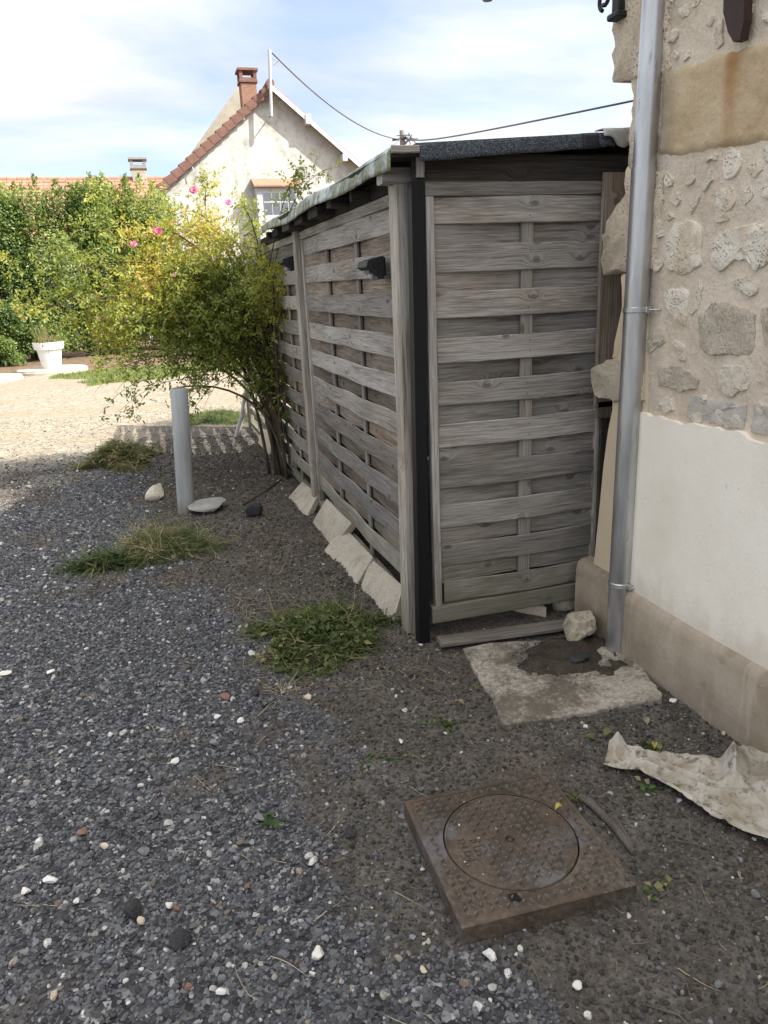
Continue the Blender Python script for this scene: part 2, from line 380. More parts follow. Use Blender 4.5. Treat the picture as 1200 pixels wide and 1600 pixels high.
def pebble_mat():
    s = N('gravel stone'); t = s.attr('tone', 'INSTANCER'); o = s.n('ShaderNodeTexCoord').outputs['Object']
    c = s.ramp(t, [(0, (.034, .034, .037)), (.30, (.088, .090, .097)), (.62, (.172, .176, .188)), (.80, (.27, .275, .29)), (.885, (.38, .382, .385)), (.90, (.15, .10, .07)), (.915, (.30, .26, .20)), (.94, (.40, .39, .37)), (1, (.66, .64, .60))])
    n = s.noise(o, 2.5, 4, .7); c = s.mix(1.0, c, s.ramp(n, [(.3, .65), (.7, 1.3)]), 'MULTIPLY')
    return s.P(color=c, rough=.8, normal=s.bump(n, .4, .15), spec=.3)
M_pebble = pebble_mat()
def crumb_mat():
    s = N('soil crumb'); t = s.attr('tone', 'INSTANCER')
    c = s.ramp(t, [(0, (.030, .026, .023)), (.5, (.078, .070, .060)), (.85, (.142, .128, .110)), (.93, (.24, .21, .175)), (1, (.52, .48, .42))])
    return s.P(color=c, rough=.95, spec=.1)
M_crumb = crumb_mat()

def render_mat():
    s = N('white wall render'); p = s.pos(); n1 = s.noise(p, 2.2, 5, .6); n2 = s.noise(s.vec(p, (3, 9, 5)), 1.0, 5, .65); n3 = s.noise(p, 90, 3, .6); z = s.xyz(p)[2]
    c = s.ramp(n1, [(.35, (.82, .755, .63)), (.5, (.875, .82, .70)), (.65, (.90, .855, .75))])
    sp = s.math('MULTIPLY', s.mr(s.math('ADD', z, s.math('MULTIPLY', n2, .35)), .46, .66, 1.0, 0.0), .55); c = s.mix(sp, c, (.52, .44, .34))
    c = s.mix(s.mr(s.noise(p, 46, 2), .70, .76, 0, .5), c, (.55, .48, .38))
    h = s.math('ADD', s.math('MULTIPLY', n2, .9), s.math('MULTIPLY', n3, .3))
    return s.P(color=c, rough=.9, normal=s.bump(h, .35, .012), spec=.1)
M_render = render_mat()
M_cream = plain('cream wall render', (.60, .50, .34), (.68, .58, .42), 8, .9, 0, .1, .1)
def plinth_mat():
    s = N('damp cement plinth'); p = s.pos(); n1 = s.noise(p, 3.2, 5, .6); n2 = s.noise(p, 40, 4, .7)
    c = s.ramp(n1, [(.35, (.255, .205, .148)), (.5, (.335, .278, .208)), (.68, (.41, .35, .272))])
    z = s.xyz(p)[2]; damp = s.mr(s.math('ADD', z, s.math('MULTIPLY', n1, .25)), .12, .36, 1.0, 0.0)
    c = s.mix(s.math('MULTIPLY', damp, .45), c, (.19, .155, .112)); c = s.mix(s.mr(s.noise(s.vec(p, (3, 16, 2.5)), 1.0, 5, .65), .54, .66, 0, .45), c, (.47, .41, .33)); c = s.mix(s.mr(s.noise(s.vec(p, (3, 5, 9)), 1.0, 5, .65), .55, .68, 0, .4), c, (.17, .14, .10))
    c = s.mix(s.math('MULTIPLY', s.mr(n2, .66, .72), .6), c, (.5, .47, .42))
    return s.P(color=c, rough=.85, normal=s.bump(s.math('ADD', n2, s.math('MULTIPLY', s.noise(s.vec(p, (4, 7, 14)), 1.0, 4), 1.5)), .35, .008), spec=.2)
M_plinth = plinth_mat()
def mortar_mat():
    s = N('lime mortar'); p = s.pos(); n1 = s.noise(p, 4, 5, .6); n2 = s.noise(p, 55, 5, .7)
    c = s.ramp(s.math('ADD', s.math('MULTIPLY', n1, .6), s.math('MULTIPLY', n2, .4)), [(.35, (.56, .47, .36)), (.5, (.67, .58, .46)), (.65, (.76, .675, .555))])
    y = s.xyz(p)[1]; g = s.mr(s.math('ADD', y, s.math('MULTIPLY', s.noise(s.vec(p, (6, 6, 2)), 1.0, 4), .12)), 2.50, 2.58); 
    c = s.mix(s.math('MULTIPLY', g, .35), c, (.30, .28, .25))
    return s.P(color=c, rough=.95, normal=s.bump(s.math('ADD', n2, s.math('MULTIPLY', s.noise(p, 18, 5, .65), 1.6)), .7, .010), spec=.1)
M_mortar = mortar_mat()
M_rub = [stone('white limestone', (.64, .55, .41), (.79, .73, .61), (.87, .83, .73), 20, .14, 1.0, ((.58, .43, .25), .45)),
         stone('pale limestone', (.60, .52, .40), (.74, .665, .54), (.83, .77, .655), 26, .10, 1.0),
         stone('grey lichen stone', (.42, .36, .28), (.64, .56, .44), (.76, .69, .56), 42, .6, 1.0)]
M_grey = stone('grey granite', (.40, .36, .305), (.56, .515, .45), (.69, .645, .575), 90, .55, .5)
M_quoin = stone('quoin limestone', (.52, .435, .32), (.66, .565, .43), (.76, .67, .53), 22, .4, .9, ((.36, .32, .26), .4))
def tan_mat():
    s = N('tan ashlar stone'); p = s.pos(); o = s.obj(); n1 = s.noise(o, 5, 5, .6); n2 = s.noise(o, 60, 4, .7); q = s.xyz(p)
    c = s.ramp(s.math('ADD', s.math('MULTIPLY', n1, .7), s.math('MULTIPLY', n2, .3)), [(.35, (.42, .315, .19)), (.5, (.52, .405, .255)), (.66, (.61, .50, .345))])
    yy = s.math('ABSOLUTE', s.math('SUBTRACT', s.math('ADD', q[1], s.math('MULTIPLY', s.noise(s.vec(p, (1, 5, 4)), 1.0, 4), .12)), 2.235))
    st = s.math('MULTIPLY', s.mr(yy, .005, .055, 1.0, 0.0), s.mr(q[2], 2.0, 2.22, .25, .85))
    c = s.mix(st, c, (.36, .19, .075))
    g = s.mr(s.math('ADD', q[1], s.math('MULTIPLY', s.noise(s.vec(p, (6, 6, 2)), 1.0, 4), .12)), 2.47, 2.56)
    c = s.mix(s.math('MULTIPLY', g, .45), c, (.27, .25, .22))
    return s.P(color=c, rough=.92, normal=s.bump(s.math('ADD', n2, s.math('MULTIPLY', n1, .8)), .5, .008), spec=.1)
M_tan = tan_mat()
def zinc_mat():
    s = N('galvanised zinc'); o = s.obj(); n1 = s.noise(s.vec(o, (14, 14, 2.2)), 1.0, 5, .6); n2 = s.noise(o, 90, 3, .6)
    c = s.ramp(n1, [(.3, (.38, .39, .395)), (.5, (.50, .51, .515)), (.7, (.64, .645, .645))])
    sm = s.mr(s.noise(s.vec(o, (60, 60, 5)), 1.0, 3), .66, .74); c = s.mix(s.math('MULTIPLY', sm, .6), c, (.72, .73, .73))
    dk = s.mr(s.noise(s.vec(o, (25, 25, 5)), 1.0, 5, .7), .60, .68); c = s.mix(s.math('MULTIPLY', dk, .5), c, (.16, .175, .19))
    return s.P(color=c, rough=s.ramp(n1, [(.3, .30), (.7, .45)]), metal=.9, normal=s.bump(n2, .05, .002), spec=.4)
M_zinc = zinc_mat()
def felt_mat():
    s = N('mineral roofing felt'); o = s.obj(); v = s.n('ShaderNodeTexVoronoi'); s.set(v.inputs['Vector'], o); v.inputs['Scale'].default_value = 330
    c = s.ramp(s.xyz(v.outputs['Color'])[0], [(0, (.022, .027, .032)), (.6, (.060, .072, .082)), (1, (.16, .18, .20))])
    return s.P(color=c, rough=.9, normal=s.bump(v.outputs['Distance'], .5, .003), spec=.2)
M_felt = felt_mat()
def mossfelt_mat():
    s = N('lichen covered felt'); o = s.obj(); n1 = s.noise(s.vec(o, (1, 7, 7)), 1.0, 5, .65, .6); n2 = s.noise(o, 12, 5, .7)
    c = s.ramp(n1, [(.34, (.045, .055, .05)), (.47, (.25, .285, .28)), (.56, (.42, .46, .45)), (.7, (.55, .585, .57))])
    c = s.mix(s.mr(n2, .46, .58), c, s.ramp(s.noise(o, 40, 3), [(.35, (.07, .085, .03)), (.65, (.24, .25, .12))]))
    return s.P(color=c, rough=.5, normal=s.bump(s.math('ADD', n1, n2), .5, .01), spec=.4)
M_mossfelt = mossfelt_mat()
M_tape = plain('bitumen tape', (.022, .024, .03), (.034, .036, .042), 40, .5)
M_iron = plain('dark wrought iron', (.020, .021, .023), (.042, .042, .044), 40, .55, .3, .3)
M_anchor = plain('brown painted iron', (.030, .017, .013), (.052, .030, .024), 25, .6, 0, .4)
def bollard_mat():
    s = N('grey coated bollard'); p = s.pos(); n1 = s.noise(s.vec(p, (30, 30, 3)), 1.0, 5, .6); n2 = s.noise(p, 60, 4, .7); z = s.xyz(p)[2]
    c = s.ramp(n1, [(.35, (.27, .285, .28)), (.6, (.35, .365, .36))]); c = s.mix(s.mr(n2, .66, .72, 0, .6), c, (.16, .15, .14))
    c = s.mix(s.mr(s.math('ADD', z, s.math('MULTIPLY', n2, .2)), .10, .24, .7, 0.0), c, (.15, .12, .09))
    return s.P(color=c, rough=.5, normal=s.bump(n2, .06, .003), spec=.35)
M_bollard = bollard_mat()
M_boltop = plain('grey bollard cap', (.13, .135, .135), (.18, .185, .185), 20, .7)
def rust_mat():
    s = N('rusty cast iron'); o = s.obj(); n1 = s.noise(o, 7, 5, .6); n2 = s.noise(o, 60, 4, .7); n3 = s.noise(s.vadd(o, (3., 7., 1.)), 4.5, 4, .6)
    c = s.ramp(s.math('ADD', s.math('MULTIPLY', n1, .6), s.math('MULTIPLY', n2, .4)), [(.35, (.046, .036, .027)), (.5, (.088, .066, .049)), (.66, (.14, .104, .076))])
    c = s.mix(s.mr(n3, .54, .68, 0, .7), c, (.15, .155, .165)); c = s.mix(s.mr(s.noise(s.vadd(o, (9., 1., 4.)), 3.5, 4), .58, .70, 0, .5), c, (.15, .085, .055))
    c = s.mix(s.mr(s.math('ADD', s.math('MULTIPLY', n2, .5), s.math('MULTIPLY', s.noise(o, 2.5, 4), .5)), .50, .64, 0, .55), c, (.19, .165, .14))
    return s.P(color=c, rough=s.ramp(n1, [(.3, .5), (.7, .75)]), metal=.25, normal=s.bump(n2, .25, .003), spec=.35)
M_rust = rust_mat()
M_conc = stone('fluted concrete', (.30, .26, .205), (.42, .375, .305), (.51, .465, .39), 30, .7, .5, ((.22, .21, .13), .4))
def slabmat():
    s = N('dirty concrete slab'); o = s.obj(); n1 = s.noise(o, 5, 6, .65); n2 = s.noise(o, 70, 4, .7)
    c = s.ramp(n2, [(.3, (.25, .225, .185)), (.5, (.38, .345, .29)), (.7, (.50, .46, .40))])
    d = s.mr(s.math('ADD', s.math('MULTIPLY', n1, .8), s.math('MULTIPLY', s.noise(o, 45, 5, .75), .55)), .54, .80); c = s.mix(s.math('MULTIPLY', d, .85), c, (.085, .070, .053))
    return s.P(color=c, rough=.95, normal=s.bump(n2, .5, .005), spec=.1)
M_slab = slabmat()
M_rock = stone('lichen boulder', (.20, .17, .12), (.40, .355, .27), (.60, .56, .46), 14, .6, .9, ((.13, .13, .07), .7))
M_chalk = stone('white pebble stone', (.55, .52, .46), (.68, .66, .61), (.78, .765, .73), 60, .1, .4)
M_creamp = stone('cream pebble stone', (.42, .35, .25), (.56, .48, .36), (.66, .60, .48), 60, .1, .4)
M_greyp = stone('grey pebble stone', (.12, .12, .125), (.20, .205, .21), (.30, .305, .31), 60, .2, .5)
M_greyp2 = stone('flat grey stone', (.22, .215, .20), (.34, .335, .315), (.46, .45, .43), 40, .3, .6)
M_darkp = stone('dark lava stone', (.03, .03, .031), (.055, .055, .058), (.10, .10, .105), 60, .4, .8)
M_brick = stone('red brick', (.17, .095, .068), (.25, .145, .105), (.33, .21, .155), 50, .2, .5)
M_tile = stone('red roof tile', (.25, .125, .085), (.34, .175, .12), (.42, .25, .185), 8, .1, .3, ((.27, .18, .14), .5))
M_verge = stone('brown verge tile', (.13, .07, .055), (.175, .10, .08), (.22, .135, .11), 9, .1, .3)
def oldwall_mat():
    s = N('weathered white house render'); p = s.pos(); n1 = s.noise(p, 1.1, 6, .65); n2 = s.noise(p, 5, 6, .7); st = s.noise(s.vec(p, (2.5, 2.5, .5)), 1.0, 5, .65)
    f = s.math('ADD', s.math('MULTIPLY', n1, .4), s.math('ADD', s.math('MULTIPLY', n2, .35), s.math('MULTIPLY', st, .25)))
    c = s.ramp(f, [(.36, (.20, .195, .17)), (.44, (.36, .355, .325)), (.52, (.47, .465, .44)), (.64, (.54, .54, .515))])
    return s.P(color=c, rough=.95, normal=s.bump(n2, .3, .02), spec=.05)
M_oldwall = oldwall_mat()
M_greycem = plain('grey cement gable', (.22, .205, .165), (.40, .375, .31), 1.5, .95, 0, .1, .05)
M_whitepaint = plain('white painted board', (.42, .43, .44), (.48, .49, .50), 4, .7)
M_galv = plain('old galvanised tube', (.36, .36, .37), (.46, .46, .47), 6, .55, .3)
M_pole = plain('concrete utility pole', (.20, .19, .18), (.28, .27, .25), 6, .9)
M_wire = plain('black cable', (.10, .10, .105), (.14, .14, .145), 6, .7)
s_ = N('dark window glass'); M_glass = s_.P(color=(.10, .115, .13), rough=.12, spec=.6)
M_pot = plain('white plastic pot', (.62, .62, .61), (.66, .66, .65), 4, .5, 0, .02)
def cloth_mat():
    s = N('dirty pale geotextile'); o = s.obj(); n1 = s.noise(o, 9, 6, .65); n2 = s.noise(o, 160, 3, .6); n3 = s.noise(s.vadd(o, (5., 3., 2.)), 22, 8, .72)
    c = s.ramp(n1, [(.34, (.27, .235, .18)), (.5, (.38, .345, .285)), (.66, (.47, .445, .40))])
    c = s.mix(s.mr(n3, .50, .66, 0, .9), c, (.085, .067, .05)); c = s.mix(s.mr(s.noise(s.vadd(o, (1., 8., 2.)), 6, 5), .56, .68, 0, .5), c, (.30, .23, .14))
    return s.P(color=c, rough=.75, normal=s.bump(s.math('ADD', n2, n1), .3, .003), spec=.25)
M_cloth = cloth_mat()
M_leafrose = leafmat('rose leaf', [(0, (.10, .135, .04)), (.35, (.17, .215, .055)), (.7, (.28, .31, .075)), (.93, (.42, .40, .10)), (1, (.45, .31, .13))], .45, .5)
M_leafhedge = leafmat('hedge leaf', [(0, (.040, .070, .026)), (.45, (.10, .155, .046)), (.8, (.19, .245, .07)), (1, (.29, .32, .10))], .4, .4)
M_grass = leafmat('cut grass', [(0, (.045, .070, .020)), (.3, (.10, .135, .040)), (.5, (.16, .175, .062)), (.62, (.25, .205, .11)), (.85, (.38, .32, .20)), (1, (.46, .40, .28))], .7, .25)
M_weed = leafmat('green weed', [(0, (.025, .055, .014)), (.5, (.055, .105, .026)), (.85, (.10, .155, .04)), (1, (.30, .26, .14))], .55, .3)
M_yellow = leafmat('yellow leaf', [(0, (.40, .33, .06)), (1, (.5, .42, .12))], .6, .3)
M_straw = leafmat('dry straw', [(0, (.10, .075, .045)), (.5, (.24, .19, .115)), (1, (.42, .36, .25))], .8, .1)
M_petal = leafmat('pink rose petal', [(0, (.70, .16, .34)), (1, (.82, .42, .58))], .6, .35, (1.1, 1, 1.1))
M_petal2 = leafmat('faded rose petal', [(0, (.58, .36, .36)), (1, (.68, .50, .50))], .6, .35, (1.1, 1, 1))
M_bark = stone('shrub bark', (.055, .040, .028), (.10, .077, .053), (.16, .13, .095), 60, .3, .8)
M_twig = stone('dry twig bark', (.09, .075, .06), (.16, .14, .12), (.25, .225, .195), 60, .3, .8)
M_whitestick = stone('pale peeled stick', (.40, .40, .38), (.55, .55, .53), (.68, .68, .66), 30, .2, .5)
M_soilmound = stone('dark damp soil', (.034, .027, .021), (.070, .058, .045), (.12, .10, .08), 40, .3, 1.0)
M_slate = plain('dark slate piece', (.028, .028, .030), (.045, .044, .045), 50, .7)
M_red = M_tile

# ================================================================== SETTING
def axis(parts):
    out = []
    for a, b, st in parts: out += list(np.arange(a, b, st))
    return np.array(out)
gx = np.concatenate([-np.geomspace(400, 3.2, 40), axis([(-3, -1.4, .06), (-1.4, 2.0, .022), (2.0, 4.0, .1)]), np.geomspace(4, 400, 40)])
gy = np.concatenate([-np.geomspace(400, 1.0, 30), axis([(-.9, .8, .1), (.8, 5, .022), (5, 11, .05), (11, 30, .35)]), np.geomspace(30, 1200, 40)])
XX, YY = np.meshgrid(gx, gy, indexing='ij'); nx, ny = XX.shape
ZZ = hgt(XX, YY)
idx = np.arange(nx * ny).reshape(nx, ny)
ff = np.stack([idx[:-1, :-1], idx[1:, :-1], idx[1:, 1:], idx[:-1, 1:]], -1).reshape(-1, 4)
gme = npmesh('ground', np.stack([XX, YY, ZZ], -1).reshape(-1, 3), ff)
def fattr(me, name, arr):
    a = me.attributes.new(name, 'FLOAT', 'POINT'); a.data.foreach_set('value', np.asarray(arr, np.float32).ravel())
fattr(gme, 'soil', soilmask(XX, YY)); fattr(gme, 'sand', sandmask(XX, YY))
lawn = sstep(16.3, 17.0, YY + (fbm(XX * .8, YY * .8) - .47) * 3 - .25 * np.maximum(0, -1.2 - XX) * 4 + 0) * (XX > -2.2)
litter = sstep(19.0, 19.8, YY + (fbm(XX, YY) - .47) * 1.5 + .2 * XX)
fattr(gme, 'lawn', np.where(litter > .3, 2 * litter, lawn) * (YY < 70) + 1.0 * (YY >= 70))
ground = link('ground', gme, M_ground, smooth=True, kind='structure')

# ------------------------------------------------------------------ loose gravel and soil crumbs (uncountable)
def stone_src(name, n, mat, seed):
    cl = bpy.data.collections.new(name)
    for k in range(n):
        bm = bmesh.new(); bmesh.ops.create_icosphere(bm, subdivisions=2, radius=1); r = np.random.RandomState(seed + k)
        dirs = r.randn(9, 3); dirs /= np.linalg.norm(dirs, axis=1)[:, None]; cut = r.uniform(.42, .9, 9); sc = np.array([1, r.uniform(.65, .95), r.uniform(.45, .75)])
        for q in bm.verts:
            p = np.array(q.co); 
            for dd, cc in zip(dirs, cut):
                e = p.dot(dd) - cc
                if e > 0: p = p - dd * e * .9
            q.co = p * sc
        me = bpy.data.meshes.new(name); bm.to_mesh(me); bm.free(); me.materials.append(mat)
        o = bpy.data.objects.new('%s_%02d' % (name, k), me); cl.objects.link(o)
    return cl
def scatter(name, pts, sc, tone, src, nsrc, kind='stuff'):
    n = len(pts); me = bpy.data.meshes.new(name); me.vertices.add(n); me.vertices.foreach_set('co', np.asarray(pts, np.float32).ravel()); me.update()
    a = me.attributes.new('sc', 'FLOAT', 'POINT'); a.data.foreach_set('value', np.asarray(sc, np.float32))
    a = me.attributes.new('tone', 'FLOAT', 'POINT'); a.data.foreach_set('value', np.asarray(tone, np.float32))
    a = me.attributes.new('pick', 'INT', 'POINT'); a.data.foreach_set('value', RS.randint(0, nsrc, n).astype(np.int32))
    rot = np.stack([RS.normal(0, .45, n), RS.normal(0, .45, n), RS.uniform(0, 6.28, n)], -1)
    a = me.attributes.new('rot', 'FLOAT_VECTOR', 'POINT'); a.data.foreach_set('vector', rot.astype(np.float32).ravel())
    o = link(name, me, None, kind=kind)
    g = bpy.data.node_groups.new(name, 'GeometryNodeTree'); g.interface.new_socket('Geometry', in_out='INPUT', socket_type='NodeSocketGeometry'); g.interface.new_socket('Geometry', in_out='OUTPUT', socket_type='NodeSocketGeometry')
    I = g.nodes.new('NodeGroupInput'); O = g.nodes.new('NodeGroupOutput'); ip = g.nodes.new('GeometryNodeInstanceOnPoints'); ci = g.nodes.new('GeometryNodeCollectionInfo')
    ci.inputs['Collection'].default_value = src; ci.inputs['Separate Children'].default_value = True; ci.inputs['Reset Children'].default_value = True
    def na(nm, ty):
        q = g.nodes.new('GeometryNodeInputNamedAttribute'); q.data_type = ty; q.inputs['Name'].default_value = nm
        return [x for x in q.outputs if x.enabled and x.name == 'Attribute'][0]
    e2r = g.nodes.new('FunctionNodeEulerToRotation')
    L = g.links.new
    L(I.outputs[0], ip.inputs['Points']); L(ci.outputs[0], ip.inputs['Instance']); ip.inputs['Pick Instance'].default_value = True
    L(na('pick', 'INT'), ip.inputs['Instance Index']); L(na('rot', 'FLOAT_VECTOR'), e2r.inputs[0]); L(e2r.outputs[0], ip.inputs['Rotation']); L(na('sc', 'FLOAT'), ip.inputs['Scale'])
    L(ip.outputs[0], O.inputs[0])
    md = o.modifiers.new('scatter', 'NODES'); md.node_group = g
    return o
SRC_P = stone_src('gravel_stone_source', 10, M_pebble, 100); SRC_C = stone_src('soil_crumb_source', 6, M_crumb, 300)
def clear_of(x, y, extra=0):
    ok = ~((np.abs(x - .84) < .27) & (np.abs(y - 1.67) < .29))           # the manhole
    ok &= ~((x > 1.2) & (x < 1.75) & (y > 2.2) & (y < 2.93))             # the concrete slab
    ok &= x < 1.83
    ok &= ~((x > 1.06) & (y > 3.0))
    return ok
def wedge(n, y0, y1, pad=.32):
    y = RS.uniform(y0, y1, n * 2); x = RS.uniform(-3, 2, n * 2)
    lo = -.33 * y - .05 - pad; hi = np.minimum(1.9, .62 * y + .55 + pad)
    k = (x > lo) & (x < hi); return x[k], y[k]
P_, S_, T_ = [], [], []
for (dens, y0, y1, s0, s1) in ((9800, .75, 2.3, .0042, .0095), (6600, 2.3, 4.2, .0052, .0105), (3400, 4.2, 7.0, .0065, .0125), (1100, 7.0, 11.5, .008, .015)):
    n = int(dens * (y1 - y0) * 5 / 2); x, y = wedge(n, y0, y1)
    sm = soilmask(x, y); keep = RS.rand(len(x)) > sm * .93 + .0; keep &= clear_of(x, y)
    x = x[keep]; y = y[keep]; r = np.clip((s0 + .32 * (s1 - s0)) * np.exp(RS.normal(0, .34, len(x))), s0 * .7, s1 * 1.5)
    t = RS.beta(2, 2.4, len(x)) * .88; u_ = RS.rand(len(x)); t = np.where(u_ > .955, RS.uniform(.885, 1, len(x)), t); r = np.where(u_ > .985, r * 1.5, r)
    sa = sandmask(x, y); kk = RS.rand(len(x)) > sa * .82; x, y, r, t, sa = x[kk], y[kk], r[kk], t[kk], sa[kk]; t = np.where(RS.rand(len(x)) < sa * .9, RS.uniform(.908, .928, len(x)), t)
    P_.append(np.stack([x, y, hgt(x, y) + r * .25], -1)); S_.append(r); T_.append(t)
    print('gravel zone', len(x))
scatter('gravel', np.concatenate(P_), np.concatenate(S_), np.concatenate(T_), SRC_P, 10)
P_, S_, T_ = [], [], []
for (dens, y0, y1, s0, s1) in ((7000, .75, 2.6, .0025, .011), (5200, 2.6, 4.5, .003, .012), (2400, 4.5, 9, .004, .014)):
    n = int(dens * (y1 - y0) * 5 / 2); x, y = wedge(n, y0, y1)
    sm = soilmask(x, y); keep = (RS.rand(len(x)) < sm) & clear_of(x, y); x = x[keep]; y = y[keep]
    r = s0 + (s1 - s0) * RS.rand(len(x)) ** 3.0; t = RS.beta(2, 2, len(x)) * .9; t = np.where(RS.rand(len(x)) > .982, RS.uniform(.9, 1, len(x)), t)
    P_.append(np.stack([x, y, hgt(x, y) + r * .2], -1)); S_.append(r); T_.append(t)
# crumbs over the concrete slab
n = 900; a = RS.normal(0, .5, n); b = RS.normal(0, .5, n); x = 1.50 + a * .16; y = 2.60 + b * .16; r = .002 + .005 * RS.rand(n) ** 3
k = (x < 1.72) & (x > 1.22) & (y > 2.25) & (y < 2.85); P_.append(np.stack([x, y, np.full(n, .032) + 0 * x], -1)[k]); S_.append(r[k]); T_.append((RS.beta(2, 2, n) * .9)[k])
n = 420; u_ = RS.uniform(-.27, .27, n); v_ = RS.uniform(-.26, .26, n); r = .0012 + .0035 * RS.rand(n) ** 4; P_.append(np.stack([.84 + u_ * .93, 1.67 + v_ * .9, np.full(n, .0525)], -1)); S_.append(r); T_.append(RS.uniform(.4, 1, n))
scatter('loose_soil', np.concatenate(P_), np.concatenate(S_), np.concatenate(T_), SRC_C, 6)

# ------------------------------------------------------------------ leaf and blade builders (numpy)
def leaf_mesh(name, pos, nrm, drc, ln, wd, tone, fold=.25, curl=.15):
    """one folded leaf of 4 points per row: pos base, drc length direction, nrm normal"""
    drc = drc / np.linalg.norm(drc, axis=1)[:, None]; side = np.cross(drc, nrm); side /= np.linalg.norm(side, axis=1)[:, None] + 1e-9; up = np.cross(side, drc)
    ln = ln[:, None]; wd = wd[:, None]; n = len(pos)
    a = pos; b = pos + drc * ln * .45 + side * wd + up * wd * fold; c = pos + drc * ln - up * ln * curl; d = pos + drc * ln * .45 - side * wd + up * wd * fold
    v = np.stack([a, b, c, d], 1).reshape(-1, 3); i = np.arange(n) * 4
    f = np.concatenate([np.stack([i, i + 1, i + 2], -1), np.stack([i, i + 2, i + 3], -1)])
    return v, f, np.repeat(tone, 4)
def blades(n, base, drc, ln, wd, sag, seg, tone, rnd=RS, wig=.25):
    """grass blades: thin strips that bend and sag"""
    drc = drc / np.linalg.norm(drc, axis=1)[:, None]; p = base.copy(); d = drc.copy(); V = []; st = (ln / seg)[:, None]
    sd = np.cross(d, np.array([0, 0, 1.0]) + rnd.normal(0, .3, (n, 3))); sd /= np.linalg.norm(sd, axis=1)[:, None] + 1e-9
    for k in range(seg + 1):
        wk = (wd * (1 - .85 * (k / seg) ** 1.5))[:, None]
        V.append(np.stack([p - sd * wk, p + sd * wk], 1))
        p = p + d * st; d = d + rnd.normal(0, wig, (n, 3)) * .5 + np.array([0, 0, -1.0]) * sag[:, None]; d /= np.linalg.norm(d, axis=1)[:, None]
    V = np.stack(V, 1)                                    # n, seg+1, 2, 3
    b = np.arange(n)[:, None] * (seg + 1) * 2 + np.arange(seg)[None] * 2
    f = np.stack([b, b + 1, b + 3, b + 2], -1).reshape(-1, 4)
    return V.reshape(-1, 3), f, np.repeat(tone, (seg + 1) * 2)
def put(name, vs, fs, ts, mat, parent=None, kind=None):
    off = 0; F = []
    for v, f in zip(vs, fs): F.append(f + off); off += len(v)
    v = np.concatenate(vs); c = (v.min(0) + v.max(0)) / 2; c[2] = v[:, 2].min()
    me = npmesh(name, v - c, F); fattr(me, 'tone', np.concatenate(ts)); return link(name, me, mat, parent, c, None, False, kind)

# ================================================================== STONE HOUSE (right)
WX = 1.86
house = thing('stone_house', 'old limestone rubble house with white render and grey plinth beside the zinc downpipe', 'house', (4, -1, 0))
def wallgrid(name, y0, y1, z0, z1, x, amp, mat, top=None, step=.03, thick=.03, parent=house, edge=None):
    ys = np.linspace(y0, y1, max(2, int((y1 - y0) / step))); zs = np.linspace(z0, z1, max(2, int((z1 - z0) / step)))
    Y, Z = np.meshgrid(ys, zs, indexing='ij'); Xw = x - (fbm(Y * 6 + 3, Z * 6 + 7, 4) - .47) * amp
    if top is not None: Z = z0 + (Z - z0) * ((top(Y) - z0) / (z1 - z0))
    if edge is not None: Y = y0 + (Y - y0) * ((edge(Z) - y0) / (y1 - y0))
    a, b = Y.shape; i = np.arange(a * b).reshape(a, b); v = np.stack([Xw, Y, Z], -1).reshape(-1, 3)
    f = [np.stack([i[:-1, :-1], i[:-1, 1:], i[1:, 1:], i[1:, :-1]], -1).reshape(-1, 4)]
    rim = np.concatenate([i[:, 0], i[-1, 1:], i[-2::-1, -1], i[0, -2:0:-1]]); n = len(v); k = len(rim)
    bv = v[rim].copy(); bv[:, 0] = x + thick; v = np.concatenate([v, bv]); r2 = np.arange(k) + n
    f.append(np.stack([rim, np.roll(rim, -1), np.roll(r2, -1), r2], -1))
    return shade_auto(M(name, v, f, mat, parent), .7)
EDGE = 2.70
# body: solid behind the facing; gable end towards +Y carries the high roof whose shade falls across the yard
body = MB(); HE = 4.0; HR = 8.5; XR = 6.4; XF = 10.9; B0 = -7.0
body.add([(WX + .06, B0, -.3), (XF, B0, -.3), (XF, B0, HE), (XR, B0, HR), (WX + .06, B0, HE), (WX + .06, EDGE - .02, -.3), (XF, EDGE - .02, -.3), (XF, EDGE - .02, HE), (XR, EDGE - .02, HR), (WX + .06, EDGE - .02, HE)],
         [(4, 3, 2, 1, 0), (5, 6, 7, 8, 9), (0, 5, 9, 4), (1, 2, 7, 6), (0, 1, 6, 5)])
body.build('wall_core', M_mortar, house)
rf = MB(); t_ = .12
for (xa, za, xb, zb) in ((WX - .02, HE - .05, XR, HR + .04), (XF + .1, HE - .1, XR, HR + .04)):
    rf.add([(xa, B0 - .2, za), (xb, B0 - .2, zb), (xb, EDGE + .06, zb), (xa, EDGE + .06, za), (xa, B0 - .2, za + t_), (xb, B0 - .2, zb + t_), (xb, EDGE + .06, zb + t_), (xa, EDGE + .06, za + t_)],
           [(0, 3, 2, 1), (4, 5, 6, 7), (0, 1, 5, 4), (3, 7, 6, 2), (0, 4, 7, 3), (1, 2, 6, 5)])
rf.build('roof', M_tile, house)
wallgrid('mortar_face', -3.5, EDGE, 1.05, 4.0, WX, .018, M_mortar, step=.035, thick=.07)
wallgrid('white_render', -3.5, EDGE - .05, .31, 1.075, WX - .022, .004, M_render, top=lambda Y: 1.072 + (fbm(Y * 18, Y * 0 + 2, 5) - .47) * .05, step=.03, thick=.06)
